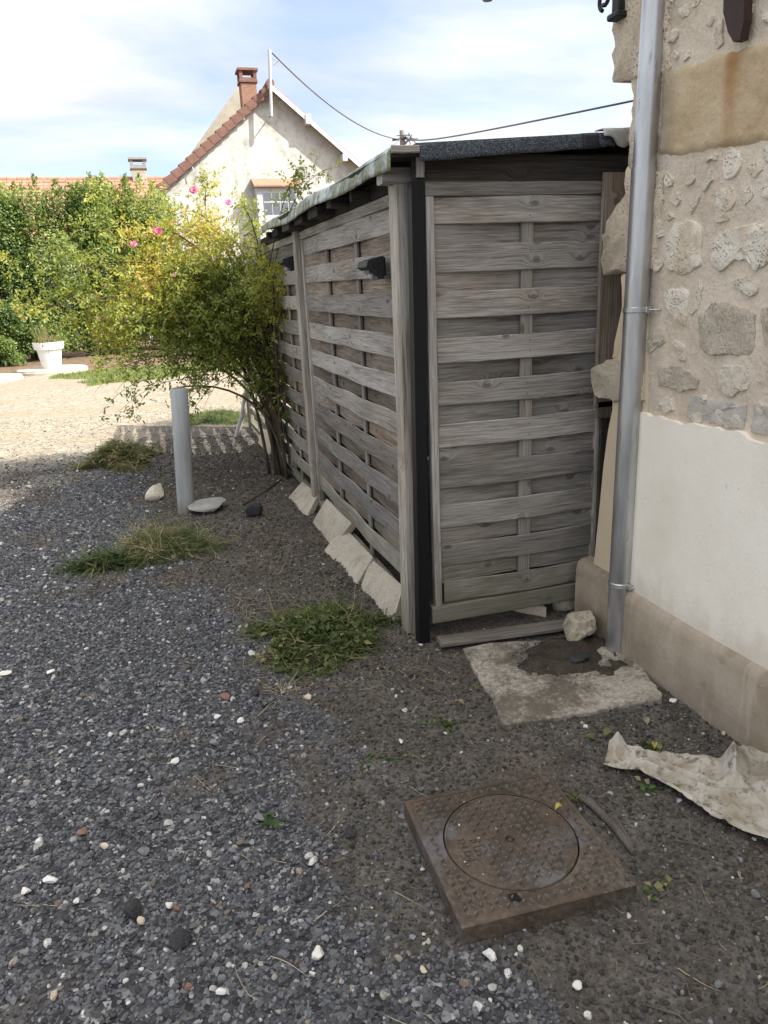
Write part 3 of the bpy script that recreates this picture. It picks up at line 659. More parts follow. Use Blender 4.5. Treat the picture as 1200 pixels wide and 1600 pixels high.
# plinth with a rounded sloping top
pl = []; ys = np.arange(-3.5, 2.965, .06); prof = [(.0, -.25), (.0, .12), (.002, .27), (.012, .305), (.03, .318), (.08, .325)]
v = []; f = []
for i, y in enumerate(ys):
    for j, (dx, z) in enumerate(prof): v.append((WX - .05 + dx + .004 * (float(fbm(np.array(y * 3.), np.array(z * 5.), 2)) - .4), y, z + (.006 * math.sin(y * 5) if z > .2 else 0)))
n_ = len(prof)
for i in range(len(ys) - 1):
    for j in range(n_ - 1): f.append((i * n_ + j, i * n_ + j + 1, (i + 1) * n_ + j + 1, (i + 1) * n_ + j))
e = (len(ys) - 1) * n_; v += [(WX + .2, ys[-1], -.25), (WX + .2, ys[-1], .325)]; f.append(tuple([e + j for j in range(n_)] + [len(v) - 1, len(v) - 2]))
shade_auto(M('plinth', v, f, M_plinth, house), .8)
# cream render on the wall end, running down from the toothing to the plinth
endp = [(971, 430), (972, 480), (960, 535), (958, 562), (957, 640), (950, 673), (943, 727), (936, 800), (928, 880), (985, 925), (1010, 640), (1010, 430)]
pts = [PX(a, b, WX - .008) for a, b in endp]; k = len(pts)
v = [tuple(p) for p in pts] + [(p.x + .14, p.y, p.z) for p in pts]
M('cream_render', v, [tuple(range(k))] + [(j, j + k, (j + 1) % k + k, (j + 1) % k) for j in range(k)], M_cream, house)

def rubble(poly, mat, name='stone', x=WX, proud=.014, jit=.0045, rng=None, res=.012):
    """a stone set in the wall face: ragged rim sunk in the mortar, broken domed face"""
    rng = rng or RS; P = np.array(poly, float); out = []
    for a, b in zip(P, np.roll(P, -1, 0)):
        L = np.linalg.norm(b - a); n = max(1, int(L / res)); out += [a + (b - a) * t for t in np.arange(n) / n]
    P = np.array(out); P = P + rng.normal(0, jit, P.shape); P = .7 * P + .15 * (np.roll(P, 1, 0) + np.roll(P, -1, 0)); c = P.mean(0); n = len(P)
    rings = [(1.0, -.010), (.985, .62), (.945, .90), (.70, 1.0), (.36, 1.0)]; v = []
    for q, (s_c, d) in enumerate(rings):
        R = c + (P - c) * s_c; dd = proud * d if d > 0 else d
        rough = (fbm(R[:, 0] * 34 + c[0] * 9, R[:, 1] * 34 + c[1] * 7, 4) - .44) * (.016 if q > 1 else .007)
        v.append(np.stack([np.full(n, x) - dd - rough * (d > 0), R[:, 0], R[:, 1]], -1))
    v.append(np.array([[x - proud * 1.05 - rng.normal(0, .002), c[0], c[1]]])); v = np.concatenate(v)
    i = np.arange(n); f = []
    for q in range(len(rings) - 1): f.append(np.stack([q * n + i, q * n + (i + 1) % n, (q + 1) * n + (i + 1) % n, (q + 1) * n + i], -1))
    b = (len(rings) - 1) * n; f2 = np.stack([b + i, b + (i + 1) % n, np.full(n, len(v) - 1)], -1)
    o = M(name, v, [np.concatenate(f), f2], mat, house); return shade_auto(o, .55)
def wpoly(pts, ox, oy, s=3.75, x=WX): return [(lambda p: (p.y, p.z))(PX(ox + a / s, oy + b / s, x)) for a, b in pts]
A5 = (880, 0); A6 = (880, 380)
ST = [(A5, 1, [(700, 20), (745, 25), (740, 95), (690, 105), (670, 60)]), (A5, 1, [(840, 90), (885, 85), (890, 125), (860, 170), (830, 140)]), (A5, 0, [(655, 290), (680, 310), (675, 355), (650, 345)]),
      (A5, 0, [(600, 1015), (640, 1030), (660, 1075), (620, 1100), (590, 1070)]), (A5, 1, [(770, 975), (775, 1040), (760, 1080), (735, 1090), (710, 1085), (740, 1020)]), (A5, 1, [(635, 1140), (690, 1125), (695, 1170), (670, 1215), (635, 1190)]),
      (A5, 1, [(870, 990), (885, 1050), (850, 1100), (815, 1125), (830, 1060)]), (A5, 1, [(805, 1135), (810, 1150), (770, 1230), (745, 1260), (740, 1235), (770, 1180)]), (A5, 1, [(820, 940), (880, 905), (915, 910), (905, 935), (840, 948)]),
      (A5, 0, [(940, 950), (985, 870), (1040, 880), (1045, 970), (1015, 1040), (970, 1055), (935, 1020)]), (A5, 0, [(900, 1130), (985, 1075), (1010, 1110), (1025, 1165), (1005, 1215), (960, 1245), (900, 1225)]), (A5, 1, [(1060, 1095), (1110, 1085), (1125, 1140), (1095, 1190), (1060, 1195), (1050, 1140)]),
      (A5, 0, [(1095, 960), (1160, 930), (1170, 990), (1140, 1040), (1090, 1010)]), (A5, 1, [(890, 1265), (980, 1255), (990, 1290), (900, 1300)]), (A5, 0, [(1165, 1100), (1200, 1075), (1240, 1120), (1230, 1170), (1170, 1160)]),
      (A5, 0, [(610, 1390), (660, 1310), (740, 1290), (820, 1330), (815, 1450), (808, 1570), (700, 1608), (615, 1575), (590, 1480)]), (A5, 0, [(870, 1450), (900, 1380), (1000, 1340), (1110, 1300), (1200, 1320), (1260, 1340), (1260, 1500), (1180, 1560), (1130, 1590), (1080, 1520), (1000, 1530), (930, 1590), (880, 1560)]),
      (A6, 0, [(590, 300), (640, 265), (710, 262), (750, 290), (735, 390), (722, 490), (690, 492), (640, 420), (600, 370)]), (A6, 1, [(800, 220), (825, 250), (805, 340), (800, 390), (760, 420), (748, 405), (770, 330), (785, 260)]),
      (A6, 2, [(800, 420), (880, 350), (960, 345), (1070, 380), (1130, 420), (1125, 600), (1110, 660), (1060, 655), (870, 660), (805, 610)]), (A6, 1, [(1000, 210), (1080, 195), (1150, 240), (1145, 290), (1080, 310), (1010, 260)]), (A6, 2, [(1165, 370), (1230, 350), (1260, 620), (1190, 600), (1160, 450)]),
      (A6, 2, [(550, 730), (650, 715), (760, 755), (805, 800), (780, 850), (690, 865), (560, 830)]), (A6, 1, [(890, 760), (960, 715), (1090, 720), (1110, 800), (1090, 860), (960, 900), (900, 850)]), (A6, 2, [(500, 540), (580, 530), (605, 580), (540, 620), (500, 650)]),
      (A6, 1, [(640, 570), (690, 575), (720, 620), (720, 690), (680, 690), (670, 620)]), (A6, 1, [(580, 905), (640, 910), (655, 975), (600, 1000), (560, 960)]), (A6, 1, [(1185, 690), (1240, 670), (1260, 800), (1190, 800)]),
      (A5, 1, [(545, 1300), (580, 1290), (585, 1380), (550, 1400)]), (A5, 1, [(1080, 30), (1130, 20), (1120, 80), (1085, 75)]), (A5, 1, [(915, 110), (945, 100), (940, 260), (905, 285), (895, 220)])]
for org_, mi, pp in ST: rubble(wpoly(pp, *org_), M_rub[mi], proud=(.008 if len(pp) > 8 else .006))
rubble(wpoly([(715, 1005), (760, 895), (850, 905), (1080, 950), (1065, 1090), (900, 1060), (760, 1030)], *A6), M_grey, proud=.006)
rubble(wpoly([(1105, 1100), (1120, 940), (1340, 960), (1340, 1150), (1200, 1140)], *A6), M_grey, proud=.006)
rr_ = np.random.RandomState(5)
_taken = [np.array(wpoly(pp, *og)).mean(0).tolist() + [np.ptp(np.array(wpoly(pp, *og)), axis=0).max() / 2] for og, _m, pp in ST]
for _ in range(420):                                     # small filling stones between the big ones
    cy, cz, r = rr_.uniform(1.8, 2.52), rr_.choice([rr_.uniform(1.10, 1.96), rr_.uniform(2.30, 2.7)]), rr_.uniform(.022, .052)
    if any(math.hypot(cy - a, (cz - b)) < (r + c) * .98 for a, b, c in _taken): continue
    _taken.append([cy, cz, r]); k = rr_.randint(5, 8); e_ = rr_.uniform(.55, .95)
    rubble([(cy + r * rr_.uniform(.75, 1.1) * math.cos(a), cz + e_ * r * rr_.uniform(.75, 1.1) * math.sin(a)) for a in np.arange(k) * 2 * math.pi / k], M_rub[rr_.randint(0, 2)], rng=rr_, proud=.007, res=.012)
for y in np.arange(-1.2, 1.75, .28):                     # the wall goes on towards the camera
    for z in np.arange(1.2, 2.0, .22):
        cy = y + rr_.uniform(-.05, .05); cz = z + rr_.uniform(-.05, .05); r = rr_.uniform(.06, .13); k = rr_.randint(6, 9)
        if cy + r > 1.78: continue
        rubble([(cy + r * rr_.uniform(.8, 1.15) * math.cos(a), cz + .7 * r * rr_.uniform(.8, 1.15) * math.sin(a)) for a in np.arange(k) * 2 * math.pi / k], M_rub[rr_.randint(0, 3)], rng=rr_, res=.04)
# tan ashlar course
def ashlar(y0, y1, zb, zt):
    ny_, nz_ = int((y1 - y0) / .012), 26; Y, U = np.meshgrid(np.linspace(y0, y1, ny_), np.linspace(0, 1, nz_), indexing='ij')
    lo = zb(Y) + (fbm(Y * 22, Y * 0 + 1.3, 4) - .45) * .022; hi = zt(Y) + (fbm(Y * 22, Y * 0 + 7.7, 4) - .45) * .034; Z = lo + (hi - lo) * U
    ed = np.minimum(np.minimum(U, 1 - U) * 14, np.minimum(Y - y0, y1 - Y) / .012); ed = np.clip(ed, 0, 1)
    Xw = WX + .006 - .014 * ed ** .6 - (fbm(Y * 30, Z * 30, 4) - .45) * .009
    i = np.arange(ny_ * nz_).reshape(ny_, nz_)
    return shade_auto(M('ashlar_block', np.stack([Xw, Y, Z], -1).reshape(-1, 3), np.stack([i[:-1, :-1], i[:-1, 1:], i[1:, 1:], i[1:, :-1]], -1).reshape(-1, 4), M_tan, house), 1.0)
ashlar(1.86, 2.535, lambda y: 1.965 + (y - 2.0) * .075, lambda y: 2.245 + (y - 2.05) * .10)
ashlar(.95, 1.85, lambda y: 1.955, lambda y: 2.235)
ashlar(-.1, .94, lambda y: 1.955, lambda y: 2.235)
# toothing stones at the wall end
def quoin(poly, x0, x1, mat, name='quoin_stone', jit=.006):
    """broken block: polygon in Y,Z extruded in X with chipped edges"""
    P = np.array(poly, float); out = []
    for a, b in zip(P, np.roll(P, -1, 0)):
        n = max(1, int(np.linalg.norm(b - a) / .03)); out += [a + (b - a) * t for t in np.arange(n) / n]
    P = np.array(out); P += RS.normal(0, jit, P.shape) * .7; c = P.mean(0); n = len(P); v = []
    for s_c, x in ((.5, x0 - .004), (.93, x0), (1.0, x0 + .012), (1.0, x1)):
        R = c + (P - c) * s_c; v.append(np.stack([np.full(n, x) + (fbm(R[:, 0] * 28, R[:, 1] * 28, 5) - .45) * .030, R[:, 0], R[:, 1]], -1))
    v.append([[x0 - .004, c[0], c[1]]]); v = np.concatenate(v); i = np.arange(n); f = [np.stack([q * n + i, (q + 1) * n + i, (q + 1) * n + (i + 1) % n, q * n + (i + 1) % n], -1) for q in range(3)]
    f2 = np.stack([i, (i + 1) % n, np.full(n, len(v) - 1)], -1)
    return shade_auto(M(name, v, [np.concatenate(f), f2], mat, house), .7)
def yz(pts, x): return [(lambda p: (p.y, p.z))(PX(a, b, x)) for a, b in pts]
QX = WX - .012
quoin(yz([(957, -60), (955, 60), (955, 131), (985, 124), (1045, 108), (1045, -60)], QX), QX, WX + .3, M_quoin, jit=.009)
quoin(yz([(986, 118), (985, 200), (977, 262), (1040, 262), (1045, 110)], QX + .01), QX + .01, WX + .3, M_quoin, jit=.009)
quoin(yz([(976, 262), (974, 285), (978, 298), (964, 315), (945, 345), (938, 385), (936, 424), (940, 429), (985, 427), (1020, 425), (1035, 262)], QX), QX, WX + .3, M_quoin, jit=.009)
quoin(yz([(920, 600), (919, 578), (928, 570), (950, 562), (1000, 560), (1000, 628), (962, 628), (935, 622), (921, 618)], QX - .02), QX - .02, WX + .2, M_rub[2])
quoin(yz([(966, 530), (962, 540), (958, 562), (990, 562), (990, 430), (970, 430), (976, 480)], QX + .004), QX + .004, WX + .2, M_cream)
# downpipe
pb = Vector((1.812, 2.575, -.03)); ptop = PX(1029, -120, 1.83)
def lerp(t): return pb + (ptop - pb) * t
def pipe_at(py):
    lo, hi = 0., 1.
    for _ in range(30):
        mid = (lo + hi) / 2; p = lerp(mid); c = ROT.transposed() @ (p - Vector((0, 0, H))); yy = 800 + FPX * c.y / c.z
        if yy > py: lo = mid
        else: hi = mid
    return lerp(lo)
pj = pipe_at(262); pe = ptop + (ptop - pb) * .6
pipe = MB().tube([pb, pipe_at(900), pipe_at(600), pj], [.0455] * 4, 28, cap=False).tube([pj, pj - (pj - pb) * .001], [.0455, .042], 28, cap=False).tube([pj - (ptop - pb) * .03, ptop, pe], .0415, 28, cap=False)
dp = shade_auto(pipe.build('downpipe', M_zinc, house, origin=pb)); dp['label'] = 'grey zinc rainwater downpipe'
dirp = (ptop - pb).normalized()
for py in (484, 911):
    c = pipe_at(py); mb = MB(); mb.tube([c - dirp * .011, c - dirp * .008, c + dirp * .008, c + dirp * .011], [.0465, .0495, .0495, .0465], 28, cap=False)
    tow = Vector((0, -1, 0)); e_ = c + Vector((.012, -.05, 0)); mb.box(e_.x - .012, e_.x + .010, e_.y - .016, e_.y + .008, e_.z - .012, e_.z + .012, .003)
    mb.tube([e_ + Vector((0, -.01, 0)), (WX - .0, e_.y - .05, e_.z)], .0035, 8)
    shade_auto(mb.build('pipe_clamp', M_zinc, dp))
# iron tie anchor and lantern bracket
an = [(1133, -160), (1130, 20), (1137, 50), (1146, 66), (1156, 62), (1162, 30), (1166, -160)]
ap = [PX(a, b, WX - .045) for a, b in an]; k = len(ap)
M('iron_anchor', [tuple(p) for p in ap] + [(p.x + .03, p.y, p.z) for p in ap], [tuple(range(k))[::-1], tuple(range(k, 2 * k))] + [(j, (j + 1) % k, (j + 1) % k + k, j + k) for j in range(k)], M_anchor, house)
mb = MB(); bp = PX(966, 20, WX - .03)
mb.box(bp.x - .016, bp.x + .016, bp.y - .022, bp.y + .022, bp.z - .005, bp.z + .30, .004); mb.box(bp.x - .028, bp.x + .02, bp.y - .036, bp.y + .036, bp.z - .022, bp.z, .005)
sc0 = PX(945, -2, WX - .05); mb.tube([sc0 + Vector((0, 0, 0)) + Vector((-.02 * 0, .035 * math.cos(a) * (1 - a / 12), .035 * math.sin(a) * (1 - a / 12))) for a in np.linspace(-1.2, 5.2, 22)], .008, 8)
mb.tube([bp + Vector((0, 0, .28)), bp + Vector((-.25, .05, .33)), bp + Vector((-.48, .05, .34))], .010, 8)
lantern = thing('wall_lantern', 'dark iron lantern on a scrolled bracket on the stone corner, seen from below', 'lantern', tuple(bp))
mb.build('bracket', M_iron, lantern)
lp = PY(762, -4, 2.92); mb = MB().lathe(lp, [(.001, -.012), (.018, -.010), (.024, 0), (.016, .012), (.05, .02), (.10, .035), (.10, .045), (.06, .05)], 16)
mb.build('lantern_base', M_galv, lantern, True)
mb = MB(); mb.add([lp + Vector((sx * r, sy * r, z)) for (r, z) in ((.055, .046), (.085, .25)) for sx, sy in ((-1, -1), (1, -1), (1, 1), (-1, 1))], [(0, 1, 5, 4), (1, 2, 6, 5), (2, 3, 7, 6), (3, 0, 4, 7)]); mb.build('lantern_glass', M_glass, lantern)
MB().lathe(lp, [(.13, .25), (.05, .33), (.012, .36), (.008, .42)], 12).tube([lp + Vector((0, 0, .4)), (lp.x + .02, lp.y, bp.z + .34)], .008, 6).build('lantern_hood', M_iron, lantern, True)

# ================================================================== GARDEN SHED
shed = thing('garden_shed', 'grey weathered wooden shed of woven panels with felt roof against the stone house', 'shed', (1.6, 4.6, 0))
FY = 3.0
# -- front panel (faces the camera): boards A bow out over the middle batten, boards B pass behind it
fp = MB().box(1.116, 1.95, FY - .024, FY + .024, 1.936, 1.99, .003).build('front_panel', M_wood, shed)
board('rail', (1.5025, FY, .129), .805, .082, .042, M_wood, fp, seed=2)
board('stile', (1.1335, FY, 1.053), 1.764, .035, .044, M_wood, fp, rot=UPR, seed=1); board('stile', (1.946, FY, 1.053), 1.764, .032, .040, M_wood, fp, rot=UPR, seed=2)
L_ = .80; xc = 1.151 + L_ / 2 - .01
MIDX = 1.575 - xc
bowf = lambda sgn: (lambda x: sgn * .020 * math.exp(-((x - MIDX) / .30) ** 2) - sgn * .002)
zA = [1.83 - .1835 * i for i in range(10)]
for i, z in enumerate(zA):
    board('board', (xc, FY, z + .052), L_ + (.0 if i < 9 else -.05), .105, .011, M_wood, fp, bow=('fa', bowf(-1)), seed=i % 5)
    if i < 9: board('board', (xc, FY + .006, z - .039), L_, .104, .011, M_wood, fp, bow=('fb', bowf(1)), seed=i % 5 + 10)
board('batten', (1.575, FY + .001, 1.03), 1.82, .058, .020, M_wood, fp, rot=UPR)
nm = MB()
for z in zA:
    for dz in (.028, .075): nm.add([(1.575 + .0028 * math.cos(a) + .006 * math.sin(z * 50), FY - .0283, z + dz + .0028 * math.sin(a)) for a in np.arange(6) * math.pi / 3], [(0, 1, 2, 3, 4, 5)])
nm.build('nails', M_iron, fp, kind='stuff')
# -- corner: black steel-lacquered post in front of the wooden post
b0 = G(660, 1001); b1 = PY(649, 284, FY); mb = MB()
for s0_, s1_ in ((.026, .026),):
    v = [(b0.x + sx * .026, b0.y + sy * .026, -.15) for sx, sy in ((-1, -1), (1, -1), (1, 1), (-1, 1))] + [(b1.x + sx * .026, b1.y + sy * .026, b1.z) for sx, sy in ((-1, -1), (1, -1), (1, 1), (-1, 1))]
    mb.add(v, [(0, 1, 5, 4), (1, 2, 6, 5), (2, 3, 7, 6), (3, 0, 4, 7), (4, 5, 6, 7)])
bpost = mb.build('corner_post', M_black, shed); bpost['label'] = 'black square corner post'
board('post', (1.072, 3.135, 1.0), 2.02, .10, .095, M_post, shed, rot=(0, -math.pi / 2 + .008, 0), ch=.006, nseg=8)
board('post', (1.085, 5.385, .98), 2.06, .085, .085, M_post, shed, rot=(0, -math.pi / 2, 0), ch=.006, nseg=8, seed=2)
board('post', (1.085, 7.30, .98), 1.96, .085, .085, M_post, shed, rot=(0, -math.pi / 2, 0), ch=.006, nseg=8, seed=3)
# -- side panels
def side_panel(parent, y0, y1, wA, wB, x=1.10, ztop=1.935, z0=.09, mat=None, dsep=.017):
    yc = (y0 + y1) / 2; L = y1 - y0
    fr = MB().box(x - .023, x + .023, y0, y1, ztop, ztop + .05, .003).build('side_panel', M_woody, parent)
    board('rail', (x, (y0 + y1) / 2, z0 - .026), y1 - y0, .05, .042, M_wood, fr, rot=(0, 0, math.pi / 2), seed=4)
    for ys_ in (y0 + .016, y1 - .016): board('stile', (x, ys_, (z0 + ztop) / 2), ztop - z0 - .004, .032, .040, M_wood, fr, rot=(0, -math.pi / 2, math.pi / 2), seed=6)
    q = L / 6.0
    bow = lambda sg: (lambda t: sg * dsep * (math.exp(-((t - q) / .22) ** 2) + math.exp(-((t + q) / .22) ** 2)))
    LL = L - .02
    for i, z in enumerate(zA):
        board('board', (x, yc, z + .052), LL, wA, .010, M_wood, fr, rot=(0, 0, math.pi / 2), bow=('sa%.3f%.3f' % (q, dsep), bow(1)), nseg=14, seed=i % 5)
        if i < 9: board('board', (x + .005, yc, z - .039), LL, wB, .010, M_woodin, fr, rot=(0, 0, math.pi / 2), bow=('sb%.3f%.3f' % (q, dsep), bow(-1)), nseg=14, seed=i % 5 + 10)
    for t in (-q, q): board('batten', (x, yc + t, (z0 + ztop) / 2), ztop - z0, .042, .018, M_wood, fr, rot=(0, -math.pi / 2, math.pi / 2), seed=7)
    return fr
side_panel(shed, 3.29, 5.33, .108, .100); side_panel(shed, 5.44, 7.24, .104, .096)
# -- closing walls at the back so that the shed is dark inside
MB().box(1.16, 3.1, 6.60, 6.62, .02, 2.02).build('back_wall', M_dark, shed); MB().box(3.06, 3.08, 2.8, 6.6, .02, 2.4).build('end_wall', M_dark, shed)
# -- front right: vertical boards against the house
vb = board('vertical_board', (1.965, FY - .042, 1.525), .985, .125, .018, M_woodin, shed, rot=UPR, seed=4); vb['label'] = 'brown stained vertical board'
board('vertical_board', (1.960, FY - .042, 1.02), .075, .10, .018, M_woodin, shed, rot=(0, -math.pi / 2, 0), seed=5)
board('vertical_board', (1.975, FY - .032, .62), .86, .07, .018, M_dark, shed, rot=UPR, seed=6)
# -- roof: slopes up towards the house
roofz = lambda x: 2.085 + (x - .96) * .055
board('fascia_board', (1.555, FY - .012, 2.035), .98, .115, .022, M_dark, shed, seed=3)
rb = MB(); x0_, x1_, y0_, y1_ = .965, 3.15, 2.925, 6.20
rb.add([(x0_, y0_, roofz(x0_)), (x1_, y0_, roofz(x1_)), (x1_, y1_, roofz(x1_)), (x0_, y1_, roofz(x0_)), (x0_, y0_, roofz(x0_) - .018), (x1_, y0_, roofz(x1_) - .018), (x1_, y1_, roofz(x1_) - .018), (x0_, y1_, roofz(x0_) - .018)],
       [(0, 1, 2, 3), (7, 6, 5, 4), (0, 4, 5, 1), (1, 5, 6, 2), (2, 6, 7, 3), (3, 7, 4, 0)])
roof = rb.build('roof', M_dark, shed)
# front felt strip, hanging over the front edge
def strip(name, top, n, drop, out, mat, parent, wob=.006, k=5, seed=0):
    """felt edge: follows the top line then turns down; top(t) -> point, out = outward direction"""
    v = []; rr = np.random.RandomState(seed); ph = rr.rand(4) * 9
    for i in range(n + 1):
        t = i / n; p = top(t); w_ = wob * (math.sin(t * 9 + ph[0]) + .6 * math.sin(t * 23 + ph[1]) + rr.normal(0, .2))
        d = drop(t) if callable(drop) else drop
        for j in range(k + 1):
            s = j / k
            if s < .3: q = p + out * (-.06 + .06 * s / .3) + Vector((0, 0, .004))
            else: ss = (s - .3) / .7; q = p + out * (.010 * math.sin(ss * 1.6) + w_ * ss) + Vector((0, 0, -d * ss + w_ * .5 * ss + .004 * (1 - ss)))
            v.append(q)
    f = [(i * (k + 1) + j, (i + 1) * (k + 1) + j, (i + 1) * (k + 1) + j + 1, i * (k + 1) + j + 1) for i in range(n) for j in range(k)]
    o = M(name, v, f, mat, parent, True); md = o.modifiers.new('thick', 'SOLIDIFY'); md.thickness = .004; md.offset = -1; return o
Yf = Vector((0, -1, 0)); Xl = Vector((-1, 0, 0))
fz = lambda x: roofz(x) + .022
strip('front_felt', lambda t: Vector((1.072 + t * .712, 2.92, fz(1.072 + t * .712))), 40, lambda t: .062 - .010 * t, Yf, M_felt, roof, .0025, 6, 1)
strip('front_felt', lambda t: Vector((1.846 + t * .075, 2.918, fz(1.846 + t * .075))), 8, .050, Yf, M_felt, roof, .003, 6, 4)
strip('felt_tape', lambda t: Vector((1.776 + t * .066, 2.916, fz(1.776 + t * .066) + .001)), 8, .056, Yf, M_tape, roof, .001, 6, 2)
M_flap = plain('crumpled grey foil flashing', (.36, .35, .33), (.50, .49, .47), 30, .5, .2, .5)
strip('foil_flashing', lambda t: Vector((1.86 + t * .21, 2.905, fz(1.86 + t * .21) + .012)), 16, lambda t: .022 + .045 * math.exp(-((t - .42) / .22) ** 2) + .012 * t, Yf, M_flap, roof, .005, 6, 9)
strip('side_felt', lambda t: Vector((.962 + .008 * math.sin(t * 11), 2.93 + t * 3.27, roofz(.96) + .012 + .006 * math.sin(t * 17))), 90, lambda t: .072 - .012 * t, Xl, M_mossfelt, roof, .006, 7, 3)
sp_ = MB(); sp_.add([(.962, 2.95, roofz(.962) + .0045), (3.15, 2.95, roofz(3.15) + .0045), (3.15, 6.2, roofz(3.15) + .0045), (.962, 6.2, roofz(.962) + .0045)], [(0, 1, 2, 3)]); sp_.build('roof_felt', M_felt, roof)
board('edge_board', (1.017, 2.915, 2.092), .108, .026, .02, M_wood, roof, seed=8)
for (yy, zz, ww, hh, x_) in ((3.115, 2.025, .075, .062, .972), (3.62, 2.012, .028, .055, .985), (4.02, 2.028, .10, .045, .975), (4.42, 2.020, .26, .052, .975), (4.86, 2.022, .24, .05, .98), (5.3, 2.018, .26, .05, .978), (5.75, 2.016, .22, .05, .98), (6.1, 2.018, .1, .05, .98)):
    board('rafter', (x_ + .5, yy, zz), 1.0, hh, ww, M_wood if yy < 3.3 else M_dark, shed, seed=int(yy * 10) % 4 + 1)
MB().box(1.075, 1.105, 3.2, 7.2, 1.988, 2.055).build('wall_plate', M_dark, shed)
board('corner_block', (1.094, 2.968, 2.045), .085, .026, .022, M_wood, shed, rot=UPR, seed=9)

# ================================================================== WOVEN FENCE beyond the shed
fence = thing('woven_fence', 'last woven wood fence panel beyond the shed with light through its gaps', 'fence', (1.1, 8.3, 0))
side_panel(fence, 7.37, 9.20, .073, .066, ztop=1.86, dsep=.028)
board('post', (1.095, 9.26, .9), 1.9, .07, .07, M_post, fence, rot=UPR, seed=1)

# ================================================================== SOLAR LAMPS on the shed side
def solar(c, label):
    t = thing('solar_lamp', label, 'wall lamp', c, 'solar lamps on the shed side')
    x, y, z = c
    v = [(x, y - .075, z - .05), (x, y + .075, z - .05), (x, y + .075, z + .05), (x, y - .075, z + .05), (x - .085, y - .08, z + .005), (x - .085, y + .08, z + .005), (x - .075, y + .08, z + .032), (x - .075, y - .08, z + .032)]
    M('housing', v, [(0, 1, 2, 3), (4, 7, 6, 5), (3, 2, 6, 7), (0, 4, 5, 1), (0, 3, 7, 4), (1, 5, 6, 2)], M_iron, t)
    v = [(x - .022, y - .05, z - .043), (x - .022, y + .05, z - .043), (x - .068, y + .05, z - .009), (x - .068, y - .05, z - .009)]
    M('lens', [(a, b, c_ - .004) for a, b, c_ in v] + [(a + .004, b, c_ + .006) for a, b, c_ in v], [(0, 3, 2, 1), (0, 1, 5, 4), (1, 2, 6, 5), (2, 3, 7, 6), (3, 0, 4, 7)], M_glass, t)
    M('motion_sensor', *(lambda q: (q.v, q.f))(MB().lathe((x - .045, y - .02, z - .038), [(.016, .012), (.015, 0), (.009, -.010), (.001, -.013)], 12)), M_whitepaint, t, True)
    M('bracket', *(lambda q: (q.v, q.f))(MB().box(x - .001, x + .022, y - .03, y + .03, z - .035, z + .045)), M_iron, t)
solar((1.055, 3.44, 1.685), 'black wedge solar lamp near the black corner post'); solar((1.055, 5.56, 1.79), 'black solar lamp just behind the second wooden post')

# ================================================================== LEANING EDGING BLOCKS
def leaning(t1, t2, b1, b2, label, mat=M_conc, th=.055, flute=True, xt=1.075, grp='edging blocks leaning on the shed'):
    A = G(*b1); B = G(*b2); T1 = PX(*t1, xt); T2 = PX(*t2, xt)
    if abs(T1.y - A.y) > .25: T1.y = A.y + .1
    nu, nv = 40, 8; nrm = (B - A).cross(T1 - A).normalized()
    if nrm.x > 0: nrm = -nrm
    v = []; 
    for side in (0, 1):
        for i in range(nu + 1):
            for j in range(nv + 1):
                u_, w_ = i / nu, j / nv; p = (A * (1 - u_) + B * u_) * (1 - w_) + (T1 * (1 - u_) + T2 * u_) * w_
                ed = min(1, min(u_, 1 - u_) * 20) * min(1, min(w_ * 1.0 + .15, 1 - w_) * 5)
                if side == 0: p = p + nrm * (-(1 - ed) * .012 + (.0022 * math.sin(u_ * 2 * math.pi * 13) if flute else 0) + .004 * (float(fbm(np.array(p.y * 30), np.array(p.z * 30), 2)) - .4))
                else: p = p - nrm * th
                v.append(p)
    n = (nu + 1) * (nv + 1); I_ = lambda s, i, j: s * n + i * (nv + 1) + j; f = []
    for i in range(nu):
        for j in range(nv): f.append((I_(0, i, j), I_(0, i + 1, j), I_(0, i + 1, j + 1), I_(0, i, j + 1))); 
        f += [(I_(0, i, 0), I_(1, i, 0), I_(1, i + 1, 0), I_(0, i + 1, 0)), (I_(0, i, nv), I_(0, i + 1, nv), I_(1, i + 1, nv), I_(1, i, nv))]
    for j in range(nv): f += [(I_(0, 0, j), I_(0, 0, j + 1), I_(1, 0, j + 1), I_(1, 0, j)), (I_(0, nu, j), I_(1, nu, j), I_(1, nu, j + 1), I_(0, nu, j + 1))]
    f.append((I_(1, 0, 0), I_(1, 0, nv), I_(1, nu, nv), I_(1, nu, 0)))
    o = M('edging_block', v, f, mat); shade_auto(o, .6); tag(o, label, 'concrete block', grp); return o
leaning((578, 871), (628, 914), (561, 916), (610, 976), 'fluted concrete edging block nearest the black post, end in the weeds')
leaning((534, 819), (581, 868), (505, 858), (554, 913), 'fluted concrete edging block second from the black post, overlapping the next', th=.06)
leaning((508, 778), (547, 816), (487, 815), (517, 852), 'fluted concrete edging block tucked behind another just past the second post')
leaning((471, 751), (496, 770), (448, 778), (477, 807), 'small square concrete block leaning between the rose stems and the second post')
leaning((409, 668), (428, 681), (402, 691), (420, 711), 'smooth beige block leaning on the fence behind the rose stems', M_creamp, .06, False, 1.06)

